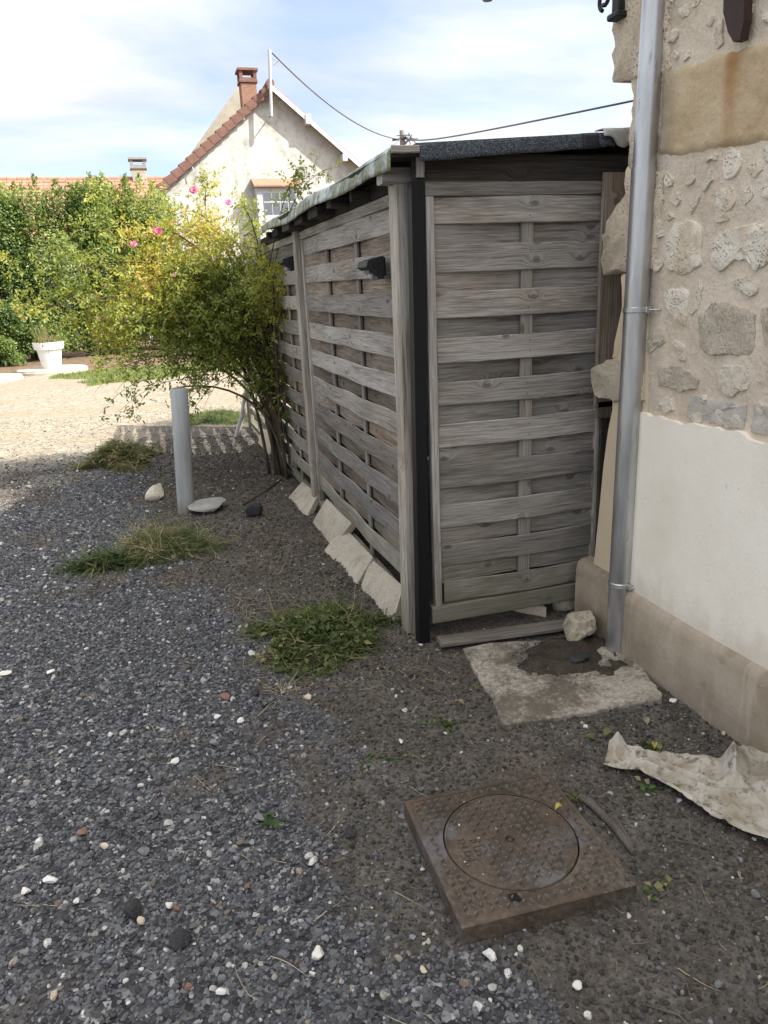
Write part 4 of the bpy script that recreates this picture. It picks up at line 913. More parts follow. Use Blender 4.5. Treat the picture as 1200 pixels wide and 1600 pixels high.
# ================================================================== MANHOLE COVER
mh = thing('manhole_cover', 'rusty square manhole cover with round patterned lid lying on the gravel', 'manhole cover', (.84, 1.67, 0))
TOPZ = .052
cs = [G(630, 1253, TOPZ), G(857, 1204, TOPZ), G(995, 1383, TOPZ), G(723, 1447, TOPZ)]      # back left, back right, front right, front left
cc = sum(cs, Vector()) / 4
ex = ((cs[1] - cs[0]) + (cs[2] - cs[3])) / 4; ey = ((cs[0] - cs[3]) + (cs[1] - cs[2])) / 4
M_tread = plain('worn iron tread', (.12, .102, .085), (.23, .205, .18), 40, .42, .4, .3)
def mw(u_, w_, z=0): p = cc + ex * u_ + ey * w_; return Vector((p.x, p.y, TOPZ + z))
RL = .772; 
n = 72; mb = MB(); ring = []
sq = []
for j in range(n):
    a = 2 * math.pi * j / n; c_, s_n = math.cos(a), math.sin(a); k = 1 / max(abs(c_), abs(s_n)); sq.append((c_ * k, s_n * k))
for a_ in (math.pi / 4, 3 * math.pi / 4, 5 * math.pi / 4, 7 * math.pi / 4): pass
v = []; LC = (.0, .02)
rows = [lambda c_, s_n, q: mw(q[0], q[1], -.075), lambda c_, s_n, q: mw(q[0], q[1], -.004), lambda c_, s_n, q: mw(q[0] * .985, q[1] * .985, 0), lambda c_, s_n, q: mw(q[0] * .95, q[1] * .95, 0), lambda c_, s_n, q: mw(q[0] * .945, q[1] * .945, -.0025),
        lambda c_, s_n, q: mw(LC[0] + c_ * (RL + .012), LC[1] + s_n * (RL + .012), -.0025), lambda c_, s_n, q: mw(LC[0] + c_ * (RL + .012), LC[1] + s_n * (RL + .012), -.02)]
for r_ in rows:
    for j in range(n):
        a = 2 * math.pi * j / n; v.append(r_(math.cos(a), math.sin(a), sq[j]))
f = [(r_ * n + j, r_ * n + (j + 1) % n, (r_ + 1) * n + (j + 1) % n, (r_ + 1) * n + j) for r_ in range(len(rows) - 1) for j in range(n)]
M('frame', v, f, M_rust, mh)
mb = MB(); v = []; lid = [(.0, -.006), (.03, -.006), (.045, -.014), (.06, -.014), (.075, -.003), (.95, -.003), (.955, -.001), (.985, -.001), (.995, -.004), (1.0, -.02)]
for (r_, z) in lid:
    for j in range(n):
        a = 2 * math.pi * j / n; v.append(mw(LC[0] + math.cos(a) * RL * r_, LC[1] + math.sin(a) * RL * r_, z))
f = [(r_ * n + j, r_ * n + (j + 1) % n, (r_ + 1) * n + (j + 1) % n, (r_ + 1) * n + j) for r_ in range(len(lid) - 1) for j in range(n)]
lido = M('lid', v, f, M_rust, mh); lido['label'] = 'round patterned lid with a small centre hole'
# raised tread marks: short lozenges in a basket pattern
def tread(inside, name, parent, z, step=.088):
    v = []; f = []
    k = 0
    for i in range(-13, 14):
        for j in range(-13, 14):
            u_, w_ = i * step, j * step
            if not inside(u_, w_): continue
            a = .75 if (i + j) % 2 else .75 + math.pi / 2; du, dw = math.cos(a) * .045, math.sin(a) * .045; nu_, nw = -math.sin(a) * .017, math.cos(a) * .017
            b = len(v); t_z = z + .008
            v += [mw(u_ - du, w_ - dw, z), mw(u_ + nu_, w_ + nw, z), mw(u_ + du, w_ + dw, z), mw(u_ - nu_, w_ - nw, z), mw(u_ - du * .6, w_ - dw * .6, t_z), mw(u_ + nu_ * .5, w_ + nw * .5, t_z), mw(u_ + du * .6, w_ + dw * .6, t_z), mw(u_ - nu_ * .5, w_ - nw * .5, t_z)]
            f += [(b + q, b + (q + 1) % 4, b + 4 + (q + 1) % 4, b + 4 + q) for q in range(4)] + [(b + 4, b + 5, b + 6, b + 7)]
    return M(name, v, f, M_tread, parent, False, 'stuff')
inl = lambda u_, w_: .14 < math.hypot(u_ - LC[0], w_ - LC[1]) < RL * .9 and not (u_ < -.36 and abs(w_) < .42) and not (u_ > .48 and abs(w_ - .1) < .2)
tread(inl, 'tread_pattern', lido, -.003)
tread(lambda u_, w_: max(abs(u_), abs(w_)) < .9 and math.hypot(u_ - LC[0], w_ - LC[1]) > RL + .06, 'tread_pattern', mh, -.0025)
# pry slot
pc = (-.33, -.80); M('pry_slot', [mw(pc[0] + a * .055, pc[1] + b * .055, .0008) for a, b in ((-1, -1), (1, -1), (1, 1), (-1, 1))] + [mw(pc[0] + a * .04, pc[1] + b * .04, -.004 + .0055) for a, b in ((-1, -1), (1, -1), (1, 1), (-1, 1))], [(0, 1, 2, 3)], M_black, mh)
# cast lettering, worn
def letters(txt, u_, w_, ang, size, parent, z):
    cu = bpy.data.curves.new('lettering', 'FONT'); cu.body = txt; cu.size = size; cu.extrude = .0012; cu.align_x = 'CENTER'
    o = bpy.data.objects.new('lettering', cu); COL.objects.link(o); dg = bpy.context.evaluated_depsgraph_get(); me = bpy.data.meshes.new_from_object(o.evaluated_get(dg)); bpy.data.objects.remove(o)
    link('lettering', me, M_rust, parent, mw(u_, w_, z), (0, 0, ang), kind=None)
ang0 = math.atan2(ex.y, ex.x)
letters('EN 124', -.60, 0.0, ang0 - math.pi / 2, .030, lido, -.002); letters('B 125', -.47, .0, ang0 - math.pi / 2, .030, lido, -.002)

# ================================================================== SLAB, PLANK, BOULDER by the downpipe
def lumpy(name, c, size, mat, label=None, cat=None, seed=0, sub=3, rotz=0, parent=None, group=None, cuts=7, noise=.08, lo=.55):
    bm = bmesh.new(); bmesh.ops.create_icosphere(bm, subdivisions=sub, radius=1); r = np.random.RandomState(seed); V = np.array([q.co for q in bm.verts])
    for _ in range(cuts):
        d = r.randn(3); d /= np.linalg.norm(d); c_ = r.uniform(lo, .85); e = np.maximum(V @ d - c_, 0); V = V - e[:, None] * d * .92
    V *= 1 + noise * (fbm(V[:, 0] * 3 + seed + V[:, 2], V[:, 1] * 3 + V[:, 2] * 2 + 20, 4) - .47)[:, None] * 2
    V *= np.array(size); ca, sa_ = math.cos(rotz), math.sin(rotz); V = np.stack([V[:, 0] * ca - V[:, 1] * sa_, V[:, 0] * sa_ + V[:, 1] * ca, V[:, 2]], -1)
    V[:, 2] -= V[:, 2].min()
    f = np.array([[q.index for q in fc.verts] for fc in bm.faces]); bm.free()
    o = M(name, V + np.array(c), f, mat, parent); shade_auto(o, .55)
    if label: tag(o, label, cat, group)
    return o
slab_px = [(724, 1012), (760, 1004), (820, 1000), (962, 1000), (985, 1018), (1034, 1082), (1034, 1090), (960, 1104), (880, 1118), (790, 1131), (776, 1112), (770, 1090), (750, 1062)]
sp = [G(a, b, .02) for a, b in slab_px]; P2 = []
for a, b in zip(sp, sp[1:] + sp[:1]):
    n = max(1, int((b - a).length / .03)); P2 += [a.lerp(b, t / n) + Vector((random.gauss(0, .003), random.gauss(0, .003), 0)) for t in range(n)]
k = len(P2); cq = sum(P2, Vector()) / k
v = [(p.x, p.y, -.05) for p in P2] + [(p.x, p.y, .014) for p in P2] + [tuple((cq + (p - cq) * .985).to_2d()) + (.019,) for p in P2]
o = M('concrete_slab', v, [(j, (j + 1) % k, (j + 1) % k + k, j + k) for j in range(k)] + [(j + k, (j + 1) % k + k, (j + 1) % k + 2 * k, j + 2 * k) for j in range(k)] + [tuple(2 * k + j for j in range(k))], M_slab)
tag(o, 'broken concrete slab half covered with soil below the plank', 'concrete slab')
# soil heaped on the slab
nn = 40; u2, w2 = np.meshgrid(np.linspace(-1, 1, nn), np.linspace(-1, 1, nn), indexing='ij'); c0 = G(890, 1032)
rr2 = np.sqrt(u2 ** 2 + w2 ** 2); Xs = c0.x + u2 * .29 + w2 * .05; Ys = c0.y + w2 * .24
Zs = .024 + .04 * (1 - rr2 ** 2) - .022 + (fbm(Xs * 12, Ys * 12, 5) - .47) * .085
ii = np.arange(nn * nn).reshape(nn, nn); o = M('soil_mound', np.stack([Xs, Ys, Zs], -1).reshape(-1, 3), np.stack([ii[:-1, :-1], ii[1:, :-1], ii[1:, 1:], ii[:-1, 1:]], -1).reshape(-1, 4), M_soilmound, smooth=True, kind='stuff')
a = G(686, 1004, .03); b = G(884, 977, .03); mid = (a + b) / 2; ln_ = (b - a).length
o = board('wooden_plank', (mid.x, mid.y, .032), ln_, .085, .022, M_plank, None, rot=(math.pi / 2, 0, math.atan2((b - a).y, (b - a).x)), seed=3)
tag(o, 'weathered grey plank lying on the soil in front of the shed', 'plank')
c = GG(915, 1012); lumpy('boulder', (c.x, c.y + .05, .0), (.108, .088, .098), M_rock, 'lichen covered pale boulder resting against the downpipe foot', 'rock', 21, 4, .3, cuts=14, noise=.16, lo=.42)
c = G(905, 1043); lumpy('slate_piece', (c.x, c.y, .045), (.06, .045, .010), M_slate, 'flat dark slate piece on the soil covering the slab', 'slate', 5, 2, .5)
# broken brick and stone under the shed
p1, p2 = G(783, 957), G(846, 966); v = [(p1.x, p1.y + .03, .0), (p2.x + .02, p2.y - .01, -.01), (p2.x, p2.y + .22, .02), (p1.x - .03, p1.y + .22, .02)]
v2 = [(x, y, .055 + i * .004) for i, (x, y, z) in enumerate(v)]; o = M('broken_tile', v + v2, [(4, 5, 6, 7), (0, 1, 5, 4), (1, 2, 6, 5), (2, 3, 7, 6), (3, 0, 4, 7)], M_creamp); tag(o, 'broken pale tile wedged under the bottom rail of the shed', 'tile')
c = G(885, 950); lumpy('foundation_stone', (1.84, 3.06, -.02), (.07, .07, .10), M_conc, 'grey block under the shed beside the plinth end', 'stone block', 8, 3)

# ================================================================== BOLLARD
bt = thing('bollard', 'plain round grey bollard leaning slightly beside two flat stones', 'bollard', (.11, 5.75, 0))
B_0 = Vector((.112, 5.76, -.1)); B_1 = PY(279.5, 607, 5.76); B_1 = Vector((B_1.x, 5.76, B_1.z))
d_ = (B_1 - B_0).normalized(); shade_auto(MB().tube([B_0, B_0.lerp(B_1, .5), B_1 - d_ * .006, B_1], [.064, .064, .064, .060], 32).build('tube', M_bollard, bt)); shade_auto(MB().tube([B_1 - d_ * .012, B_1 + d_ * .002], [.056, .055], 32).build('cap', M_boltop, bt))
c = GG(242, 783); lumpy('stone', (c.x, c.y + .03, c.z - .01), (.11, .07, .085), M_rub[1], 'pale pointed stone left of the grey bollard', 'stone', 37, cuts=14, lo=.35)
c = GG(326, 800); lumpy('flat_stone', (c.x, c.y + .07, c.z - .005), (.19, .15, .05), M_greyp2, 'flat grey stone slab right of the grey bollard', 'stone', 36, 3, .4, cuts=9, lo=.45, noise=.1)
c = GG(397, 808); lumpy('dark_stone', (c.x, c.y + .03, c.z - .01), (.075, .06, .06), M_darkp, 'dark rounded stone on bare soil between bollard and shed', 'stone', 33)

# ================================================================== CLOTH
cl = thing('ground_sheet', 'crumpled dirty pale fabric sheet on the soil by the grey plinth', 'fabric sheet', tuple(G(1100, 1240)))
edgeA = [(943, 1202), (965, 1210), (1000, 1216), (1060, 1252), (1110, 1287), (1160, 1312), (1215, 1330), (1290, 1350)]
edgeB = [(951, 1176), (985, 1182), (1030, 1186), (1072, 1190), (1120, 1196), (1150, 1188), (1195, 1170), (1240, 1168)]
NA, NB = 170, 60
def interp(ps, t):
    q = t * (len(ps) - 1); i = min(int(q), len(ps) - 2); f_ = q - i; return (ps[i][0] * (1 - f_) + ps[i + 1][0] * f_, ps[i][1] * (1 - f_) + ps[i + 1][1] * f_)
v = []
for i in range(NA + 1):
    t = i / NA; a = G(*interp(edgeA, t)); b = G(*interp(edgeB, t))
    for j in range(NB + 1):
        w_ = j / NB; p = a.lerp(b, w_); hh = .018
        q_ = 2.2 * (float(fbm(np.array(p.x * 6 + 3), np.array(p.y * 6), 2)) - .4)
        rid = lambda c_, wd: max(0, 1 - abs(w_ - c_) / wd)
        hh += .020 * max(0, 1 - ((w_ - .04) / .07) ** 2) ** .5 * min(1, t * 3) + .022 * rid(.30 + .25 * t + .06 * q_, .10) * sstep(.05, .3, t) * (1 - sstep(.7, .9, t)) + .014 * rid(.66 + .08 * q_ - .1 * t, .07) * sstep(.15, .35, t) + .030 * rid(.93, .16) * (1 - .6 * sstep(.1, .4, t))
        hh += .085 * max(0, 1 - ((w_ - .80) / .30) ** 2) * max(0, 1 - abs(t - .70 - .05 * q_) / .075) + .055 * max(0, 1 - ((w_ - .6) / .4) ** 2) * max(0, 1 - abs(t - .90 + .04 * q_) / .08)
        n_1 = float(fbm(np.array(p.x * 15 + 2), np.array(p.y * 15), 4)); hh += .012 * (1 - abs(2 * n_1 - .95) * 4) ** 2 * .6 if abs(2 * n_1 - .95) < .25 else 0
        n_2 = float(fbm(np.array(p.x * 34), np.array(p.y * 34 + 5), 3)); hh += .0025 * max(0, 1 - abs(n_2 - .44) * 9)
        if t < .16: hh += .045 * max(0, 1 - abs(t - .06) / .06) * w_
        v.append((p.x, p.y, gz(p.x, p.y) * .5 + max(hh, .004)))
f = [(i * (NB + 1) + j, (i + 1) * (NB + 1) + j, (i + 1) * (NB + 1) + j + 1, i * (NB + 1) + j + 1) for i in range(NA) for j in range(NB)]
o = M('cloth', v, f, M_cloth, cl, True); md = o.modifiers.new('t', 'SOLIDIFY'); md.thickness = .0009; md.offset = 1
# bark stick beside the manhole
pts = [GG(906, 1250), GG(935, 1272), GG(965, 1300), GG(990, 1338)]; pts = [p + Vector((0, 0, .012)) for p in pts]
o = shade_auto(MB().tube([pts[0], pts[0].lerp(pts[1], .5) + Vector((.004, 0, .003)), pts[1], pts[2] + Vector((-.004, 0, 0)), pts[3]], [.011, .014, .012, .013, .009], 9).tube([pts[2] + Vector((.02, .03, 0)), pts[3] + Vector((.012, .02, -.004))], .008, 7).build('bark_stick', M_twig), .9); tag(o, 'grey split bark stick lying beside the manhole cover', 'stick')

# ================================================================== PEBBLES one can pick out
PB = [(62, 1322, 20, 'w', 'flat white pebble on the gravel near the left edge, above a row of grey ones'), (131, 1304, 17, 'r', 'oval orange brown pebble on dark gravel'), (162, 1326, 16, 'c', 'cream squarish pebble near the orange brown one'),
      (404, 1281, 20, 'g', 'pale grey angular pebble beside a grass sprig left of the manhole cover'), (489, 1350, 18, 'w', 'round white pebble left of the manhole cover'), (222, 1444, 17, 'c', 'yellowish cream pebble beside a dark lump of stone'),
      (499, 1496, 24, 'w', 'largest white angular pebble in the lower gravel'), (294, 1544, 16, 'r', 'pinkish brown pebble in the dark gravel'), (86, 1557, 20, 'c', 'long cream pebble in the lower left gravel'),
      (227, 1335, 19, 'g', 'light grey flat pebble above a tiny cream one'), (265, 1418, 18, 'w', 'white broken pebble touching a brown chip'), (276, 1424, 14, 'r', 'brown chip touching a white broken pebble'), (120, 1411, 14, 'w', 'small white pebble in dark gravel left of the dark lump'),
      (562, 1504, 13, 'g', 'pale grey pebble right of the largest white pebble'), (376, 1382, 13, 'g', 'bluish white pebble beside a red brick chip'), (388, 1386, 12, 'r', 'red brick chip beside a bluish white pebble'), (282, 1474, 34, 'd', 'big dark stone half sunk in the lower gravel'), (210, 1428, 36, 'd', 'dark lump of stone beside the yellowish pebble'),
      (550, 1306, 28, 'd', 'dark speckled lump just left of the manhole cover'), (347, 1553, 20, 'w', 'long white shard lying in the lower gravel'), (765, 1498, 22, 'w', 'big pale pebble below the front corner of the manhole cover'), (903, 1547, 18, 'w', 'white oval pebble in the gravel below the manhole front edge'),
      (1122, 1542, 20, 'g', 'grey angular stone in the lower right soil'), (662, 1517, 14, 'c', 'cream pebble left of the big pale pebble'), (651, 1573, 18, 'g', 'light grey stone at the lowest edge of the gravel, below the cream pebble'), (1180, 1400, 16, 'g', 'flat light grey stone in the right soil'), (1157, 1347, 14, 'g', 'pale grey pointed stone below the fabric sheet'),
      (8, 1056, 20, 'w', 'flat white shard at the left edge of the gravel'), (340, 1122, 13, 'w', 'round white pebble below the wilted grass roots'), (377, 1128, 15, 'w', 'angular white pebble right of a round white one'), (335, 1165, 20, 'g', 'rough grey stone below two white pebbles'), (352, 1094, 16, 'r', 'red brick fragment in the gravel by the grass roots'),
      (274, 1195, 18, 'w', 'smooth white pebble alone on dark gravel'), (482, 1094, 18, 'c', 'cream pointed stone at the end of the dry roots'), (400, 1086, 18, 'd', 'dark brown stone left of the dry roots'), (79, 1054, 13, 'w', 'white pebble on the left gravel right of a white shard'), (75, 1340, 14, 'g', 'grey pebble just below the flat white one'), (42, 1398, 16, 'w', 'white pebble above a grey one in the left gravel'), (30, 1405, 15, 'g', 'grey pebble touching a white one near the left edge'), (80, 1378, 18, 'w', 'white rounded pebble in the left gravel beside grey stones'),
      (627, 1162, 11, 'w', 'white pebble on the soil below the slab corner'), (916, 1139, 13, 'w', 'white flat shard on the soil below the concrete slab'), (1052, 1098, 14, 'w', 'pair of white stones right of the slab corner'), (658, 1010, 10, 'w', 'white pebble at the foot of the black post'), (683, 1017, 13, 'g', 'grey cream stone below the left end of the plank')]
MATP = {'w': M_chalk, 'r': M_brick, 'c': M_creamp, 'g': M_greyp, 'd': M_darkp}
for i, (px, py, sz, mt, lab) in enumerate(PB):
    c = GG(px, py); r = sz * (c - Vector((0, 0, H))).length / FPX / 2
    lumpy('pebble', (c.x, c.y, c.z + .001), (r * random.uniform(.95, 1.2), r * random.uniform(.7, .95), r * random.uniform(.5, .75)), MATP[mt], lab, 'pebble', 200 + i, 2, random.uniform(0, 6), cuts=14, noise=.12, lo=.34)

# ================================================================== GRASS HEAPS
def heap(px_c, rx, ry, hz, n, tones, label, seed, ln=(.10, .30), leaves=0, wd=.0022, rot=0., mat=None, name='grass_heap', wig=.45):
    r = np.random.RandomState(seed); c = G(*px_c)
    def inside(m):
        a = r.uniform(0, 6.28, m); q = np.sqrt(r.rand(m)) * (.45 + .95 * vnoise(a * 1.6 + seed * 7, a * 0 + seed)) ; x_ = q * np.cos(a) * rx; y_ = q * np.sin(a) * ry
        ca, sa_ = math.cos(rot), math.sin(rot); X = c.x + x_ * ca - y_ * sa_; Y = c.y + x_ * sa_ + y_ * ca
        lump = .6 + .8 * fbm(X * 7 + seed, Y * 7, 3)
        return X, Y, hz * np.clip(1 - q ** 1.6, 0, 1) * lump, q, a
    X, Y, Z, q, a = inside(n)
    base = np.stack([X, Y, hgt(X, Y) + Z * r.rand(n) ** .5 + .004], -1)
    nb_ = 46; bt_ = r.uniform(0, 6.28, nb_); btn = r.normal(0, .20, nb_); bid = (np.floor((X - c.x) / .09) * 7 + np.floor((Y - c.y) / .10) * 13).astype(int) % nb_
    th = bt_[bid] + r.normal(0, .75, n); d = np.stack([np.cos(th), np.sin(th), r.normal(.0, .26, n)], -1)
    L = r.uniform(ln[0], ln[1], n); base = base - d * L[:, None] * .4; base[:, 2] = np.maximum(base[:, 2], hgt(base[:, 0], base[:, 1]) + .002)
    tone = np.clip(r.normal(tones[0], tones[1], n) + btn[bid] + (fbm(X * 9, Y * 9, 2) - .38) * .8, 0, 1)
    v, f, t = blades(n, base, d, L, np.full(n, wd) * r.uniform(.6, 1.6, n), r.uniform(.02, .16, n), 6, tone, r, wig)
    gzv = hgt(v[:, 0], v[:, 1]) + .003; v[:, 2] = np.maximum(v[:, 2], gzv)
    vs_, fs_, ts_ = [v], [f], [t]
    if leaves:
        X, Y, Z, q, a = inside(leaves); nr = np.stack([r.normal(0, .5, leaves), r.normal(0, .5, leaves), np.ones(leaves)], -1); dr = np.stack([r.normal(0, 1, leaves), r.normal(0, 1, leaves), r.normal(0, .3, leaves)], -1)
        v2, f2, t2 = leaf_mesh('l', np.stack([X, Y, hgt(X, Y) + Z + r.uniform(0, .02, leaves)], -1), nr, dr, r.uniform(.010, .058, leaves), r.uniform(.002, .015, leaves), np.clip(r.normal(tones[0] * .8, .26, leaves), 0, .6))
        vs_.append(v2); fs_.append(f2); ts_.append(t2)
    # low core so the heap is not see-through
    m_ = 24; u2, w2 = np.meshgrid(np.linspace(-1, 1, m_), np.linspace(-1, 1, m_), indexing='ij'); rr2 = np.sqrt(u2 ** 2 + w2 ** 2); x_ = u2 * rx * .62; y_ = w2 * ry * .62; ca, sa_ = math.cos(rot), math.sin(rot)
    Xc = c.x + x_ * ca - y_ * sa_; Yc = c.y + x_ * sa_ + y_ * ca; Zc = hgt(Xc, Yc) + hz * .62 * np.clip(1 - rr2 ** 1.6, -.2, 1) * (.6 + .8 * fbm(Xc * 7 + seed, Yc * 7, 3)) - .006
    ii = np.arange(m_ * m_).reshape(m_, m_); vs_.append(np.stack([Xc, Yc, Zc], -1).reshape(-1, 3)); fs_.append(np.stack([ii[:-1, :-1], ii[1:, :-1], ii[1:, 1:], ii[:-1, 1:]], -1).reshape(-1, 4)); ts_.append(np.full(m_ * m_, .08))
    o = put(name, vs_, fs_, ts_, mat or M_grass); tag(o, label, 'grass heap', 'heaps of pulled grass'); return o
heap((188, 722), .38, .50, .24, 3000, (.42, .18), 'rounded heap of cut grass left of the bollard at the gravel edge', 1, (.1, .3), wd=.0036)
heap((252, 862), .34, .34, .12, 1500, (.50, .26), 'flattened heap of grass and dry roots in front of the bollard', 2, (.18, .46), wd=.0019, wig=.75)
heap((168, 885), .20, .16, .06, 500, (.22, .10), 'tuft of fresh long grass blades at the edge of the dry heap', 3, (.18, .34), wd=.004)
heap((505, 996), .36, .29, .09, 700, (.24, .2), 'heap of pulled green weeds at the foot of the edging blocks', 4, (.10, .40), 2800, wd=.0018, wig=.8)
heap((335, 655), .50, .50, .12, 2600, (.14, .14), 'low dark heap of cut grass behind the bollard at the fence end', 5, (.12, .3))
# single straws, roots and twigs strewn on the soil
def strewn(name, n, region, ln, wd, mat, tone, seed, soil=True, sag=.02):
    r = np.random.RandomState(seed); X = r.uniform(region[0], region[1], n * 3); Y = r.uniform(region[2], region[3], n * 3); k = clear_of(X, Y)
    if soil: k &= r.rand(len(X)) < soilmask(X, Y)
    X = X[k][:n]; Y = Y[k][:n]; n = len(X); th = r.uniform(0, 6.28, n); d = np.stack([np.cos(th), np.sin(th), r.normal(.03, .08, n)], -1)
    v, f, t = blades(n, np.stack([X, Y, hgt(X, Y) + .004], -1), d, r.uniform(*ln, n), np.full(n, wd) * r.uniform(.6, 1.5, n), np.full(n, sag), 5, np.clip(r.normal(tone, .22, n), 0, 1), r, .35)
    v[:, 2] = np.maximum(v[:, 2], hgt(v[:, 0], v[:, 1]) + .005)
    return put(name, [v], [f], [t], mat, kind='stuff')
strewn('dry_straw', 900, (-.5, 1.85, 1.0, 8), (.02, .09), .0010, M_straw, .35, 1)
strewn('straw_litter', 1500, (-.3, 1.05, 2.6, 7), (.03, .13), .0013, M_straw, .55, 2)
strewn('grass_clippings', 420, (-.5, 1.0, 2.6, 7.5), (.03, .12), .0016, M_grass, .35, 5)
strewn('gravel_straw', 150, (-1.0, .6, 3.0, 7.0), (.04, .14), .0013, M_straw, .6, 6, False)
strewn('stray_roots', 70, (-.6, 1.2, 1.0, 4.5), (.05, .17), .0014, M_straw, .7, 3, False)
def sprig(px, py, n, spread, h, mat, label, name='weed_sprig', cat='weed', seed=0, tone=.5, ln=.03, stems=4):
    r = np.random.RandomState(seed); c = GG(px, py); th = r.uniform(0, 6.28, stems); d = np.stack([np.cos(th), np.sin(th), r.uniform(.1, .7, stems) * h], -1)
    v, f, t = blades(stems, np.tile([[c.x, c.y, c.z + .004]], (stems, 1)), d, np.full(stems, spread) * r.uniform(.6, 1.2, stems), np.full(stems, .0012), np.full(stems, .06), 6, np.full(stems, tone), r, .2)
    v[:, 2] = np.maximum(v[:, 2], hgt(v[:, 0], v[:, 1]) + .004)
    pts_ = v[r.randint(0, len(v), n)]; nr = np.stack([r.normal(0, .4, n), r.normal(0, .4, n), np.ones(n)], -1); dr = np.stack([r.normal(0, 1, n), r.normal(0, 1, n), r.normal(.1, .3, n)], -1)
    v2, f2, t2 = leaf_mesh('l', pts_, nr, dr, r.uniform(.5, 1.1, n) * ln, r.uniform(.2, .4, n) * ln, np.clip(r.normal(tone, .2, n), 0, 1))
    o = put(name, [v, v2], [f, f2], [t, t2], mat); tag(o, label, cat); return o
sprig(700, 1135, 26, .10, .4, M_weed, 'small green weed sprig on the soil left of the slab corner', seed=1)
sprig(618, 1188, 22, .14, .3, M_weed, 'trailing weed stem with small leaves above the manhole', seed=2, tone=.7)
sprig(1018, 1232, 26, .12, .6, M_weed, 'wilted weed stalk beside the fabric sheet', seed=3, tone=.75, stems=6)
sprig(1010, 1390, 18, .06, .6, M_weed, 'tiny yellow green weed at the right corner of the manhole', seed=4, tone=.8)
sprig(415, 1290, 22, .07, .7, M_weed, 'grass sprig beside the pale grey pebble', seed=5, tone=.3)
sprig(1015, 1173, 10, .05, .5, M_weed, 'green and yellow weed leaves above the fabric sheet', seed=6, tone=.6, ln=.045)
sprig(770, 1052, 20, .06, .5, M_weed, 'weed tuft at the left edge of the concrete slab', seed=7)
sprig(880, 1245, 20, .06, .3, M_weed, 'dry leaf tuft at the top right corner of the manhole', seed=8, tone=.9)
sprig(440, 1085, 6, .16, .4, M_straw, 'bunch of dry pale roots left of the cream pointed stone', 'dry_roots', 'roots', seed=9, tone=.8, ln=.015, stems=14)
def fallen(px, py, size, mat, label, ang, tone=.5, z=None):
    c = GG(px, py) if z is None else G(px, py, z); n = 8; v = []; u_ = Vector((math.cos(ang), math.sin(ang), 0)); w_ = Vector((-u_.y, u_.x, 0)); base = c + Vector((0, 0, .008))
    for i in range(n + 1):
        t = i / n; wd = size * .38 * math.sin(math.pi * min(1, t * .97 + .03)) ** .8 * (1.1 - .5 * t)
        for s in (-1, 0, 1): v.append(base + u_ * size * (t - .5) + w_ * wd * s + Vector((0, 0, .010 * abs(s) + .012 * math.sin(t * 3))))
    f = [(i * 3 + j, i * 3 + j + 1, i * 3 + j + 4, i * 3 + j + 3) for i in range(n) for j in range(2)]
    o = M('fallen_leaf', v, f, mat, None, True); fattr(o.data, 'tone', np.full(len(v), tone)); tag(o, label, 'leaf'); return o
fallen(950, 1151, .046, M_weed, 'larger bright green leaf on the soil below the concrete slab', .4, .9); fallen(921, 1160, .036, M_weed, 'smaller bright green leaf left of the larger one', 2.6, .85)
fallen(1009, 1133, .035, M_straw, 'brown curled leaf below the slab front corner', 1.2, .6); fallen(873, 1269, .026, M_yellow, 'pale yellow leaf lying on the manhole lid', .1, .9, TOPZ); fallen(1022, 1171, .03, M_yellow, 'yellow leaf just above the fabric sheet', 1.0, .4)
fallen(745, 1080, .028, M_weed, 'pale green leaf on the soil left of the slab', .8, .8); fallen(719, 1104, .034, M_straw, 'orange brown dry leaf left of the slab corner', 2.2, .4)
def twig(pp, r, label, mat=None, name='twig', lift=.008):
    P_ = [GG(*p) + Vector((0, 0, lift)) for p in pp]; o = MB().tube(P_, [r] * (len(P_) - 1) + [r * .5], 6).build(name, mat or M_twig, None, True); tag(o, label, 'twig'); return o
twig([(600, 1184), (640, 1172), (715, 1163)], .0022, 'thin pale stem lying on the soil above the manhole')
twig([(1052, 1316), (1085, 1322), (1116, 1333)], .003, 'brown twig on the soil below the fabric sheet')
twig([(1052, 1381), (1085, 1380)], .002, 'short pale twig right of the manhole corner')
twig([(395, 990), (445, 1000), (470, 1006), (503, 998)], .004, 'pale bent stem lying across the heap of green weeds', lift=.075)
twig([(460, 1008), (500, 1030), (540, 1055)], .002, 'thin straight stem below the heap of green weeds', lift=.03)
twig([(1010, 1575), (1060, 1590), (1080, 1610)], .0025, 'curved pale root in the lower right soil')
twig([(380, 790), (420, 765), (440, 750)], .010, 'dark fallen branch on the soil at the foot of the rose', M_bark)
twig([(850, 1302), (832, 1307), (822, 1309)], .0012, 'thin straw lying on the manhole lid', M_whitestick, lift=.055)
# white peeled stick leaning at the fence end, small white stones
s0_ = G(368, 682); s1_ = PX(393, 585, 1.04); o = shade_auto(MB().tube([s0_ - Vector((0, 0, .03)), s0_.lerp(s1_, .35) + Vector((.02, 0, 0)), s0_.lerp(s1_, .7) - Vector((.015, 0, 0)), s1_], [.028, .03, .024, .02], 9).build('white_stick', M_whitestick), .9); tag(o, 'pale peeled stick leaning on the far fence end', 'stick')

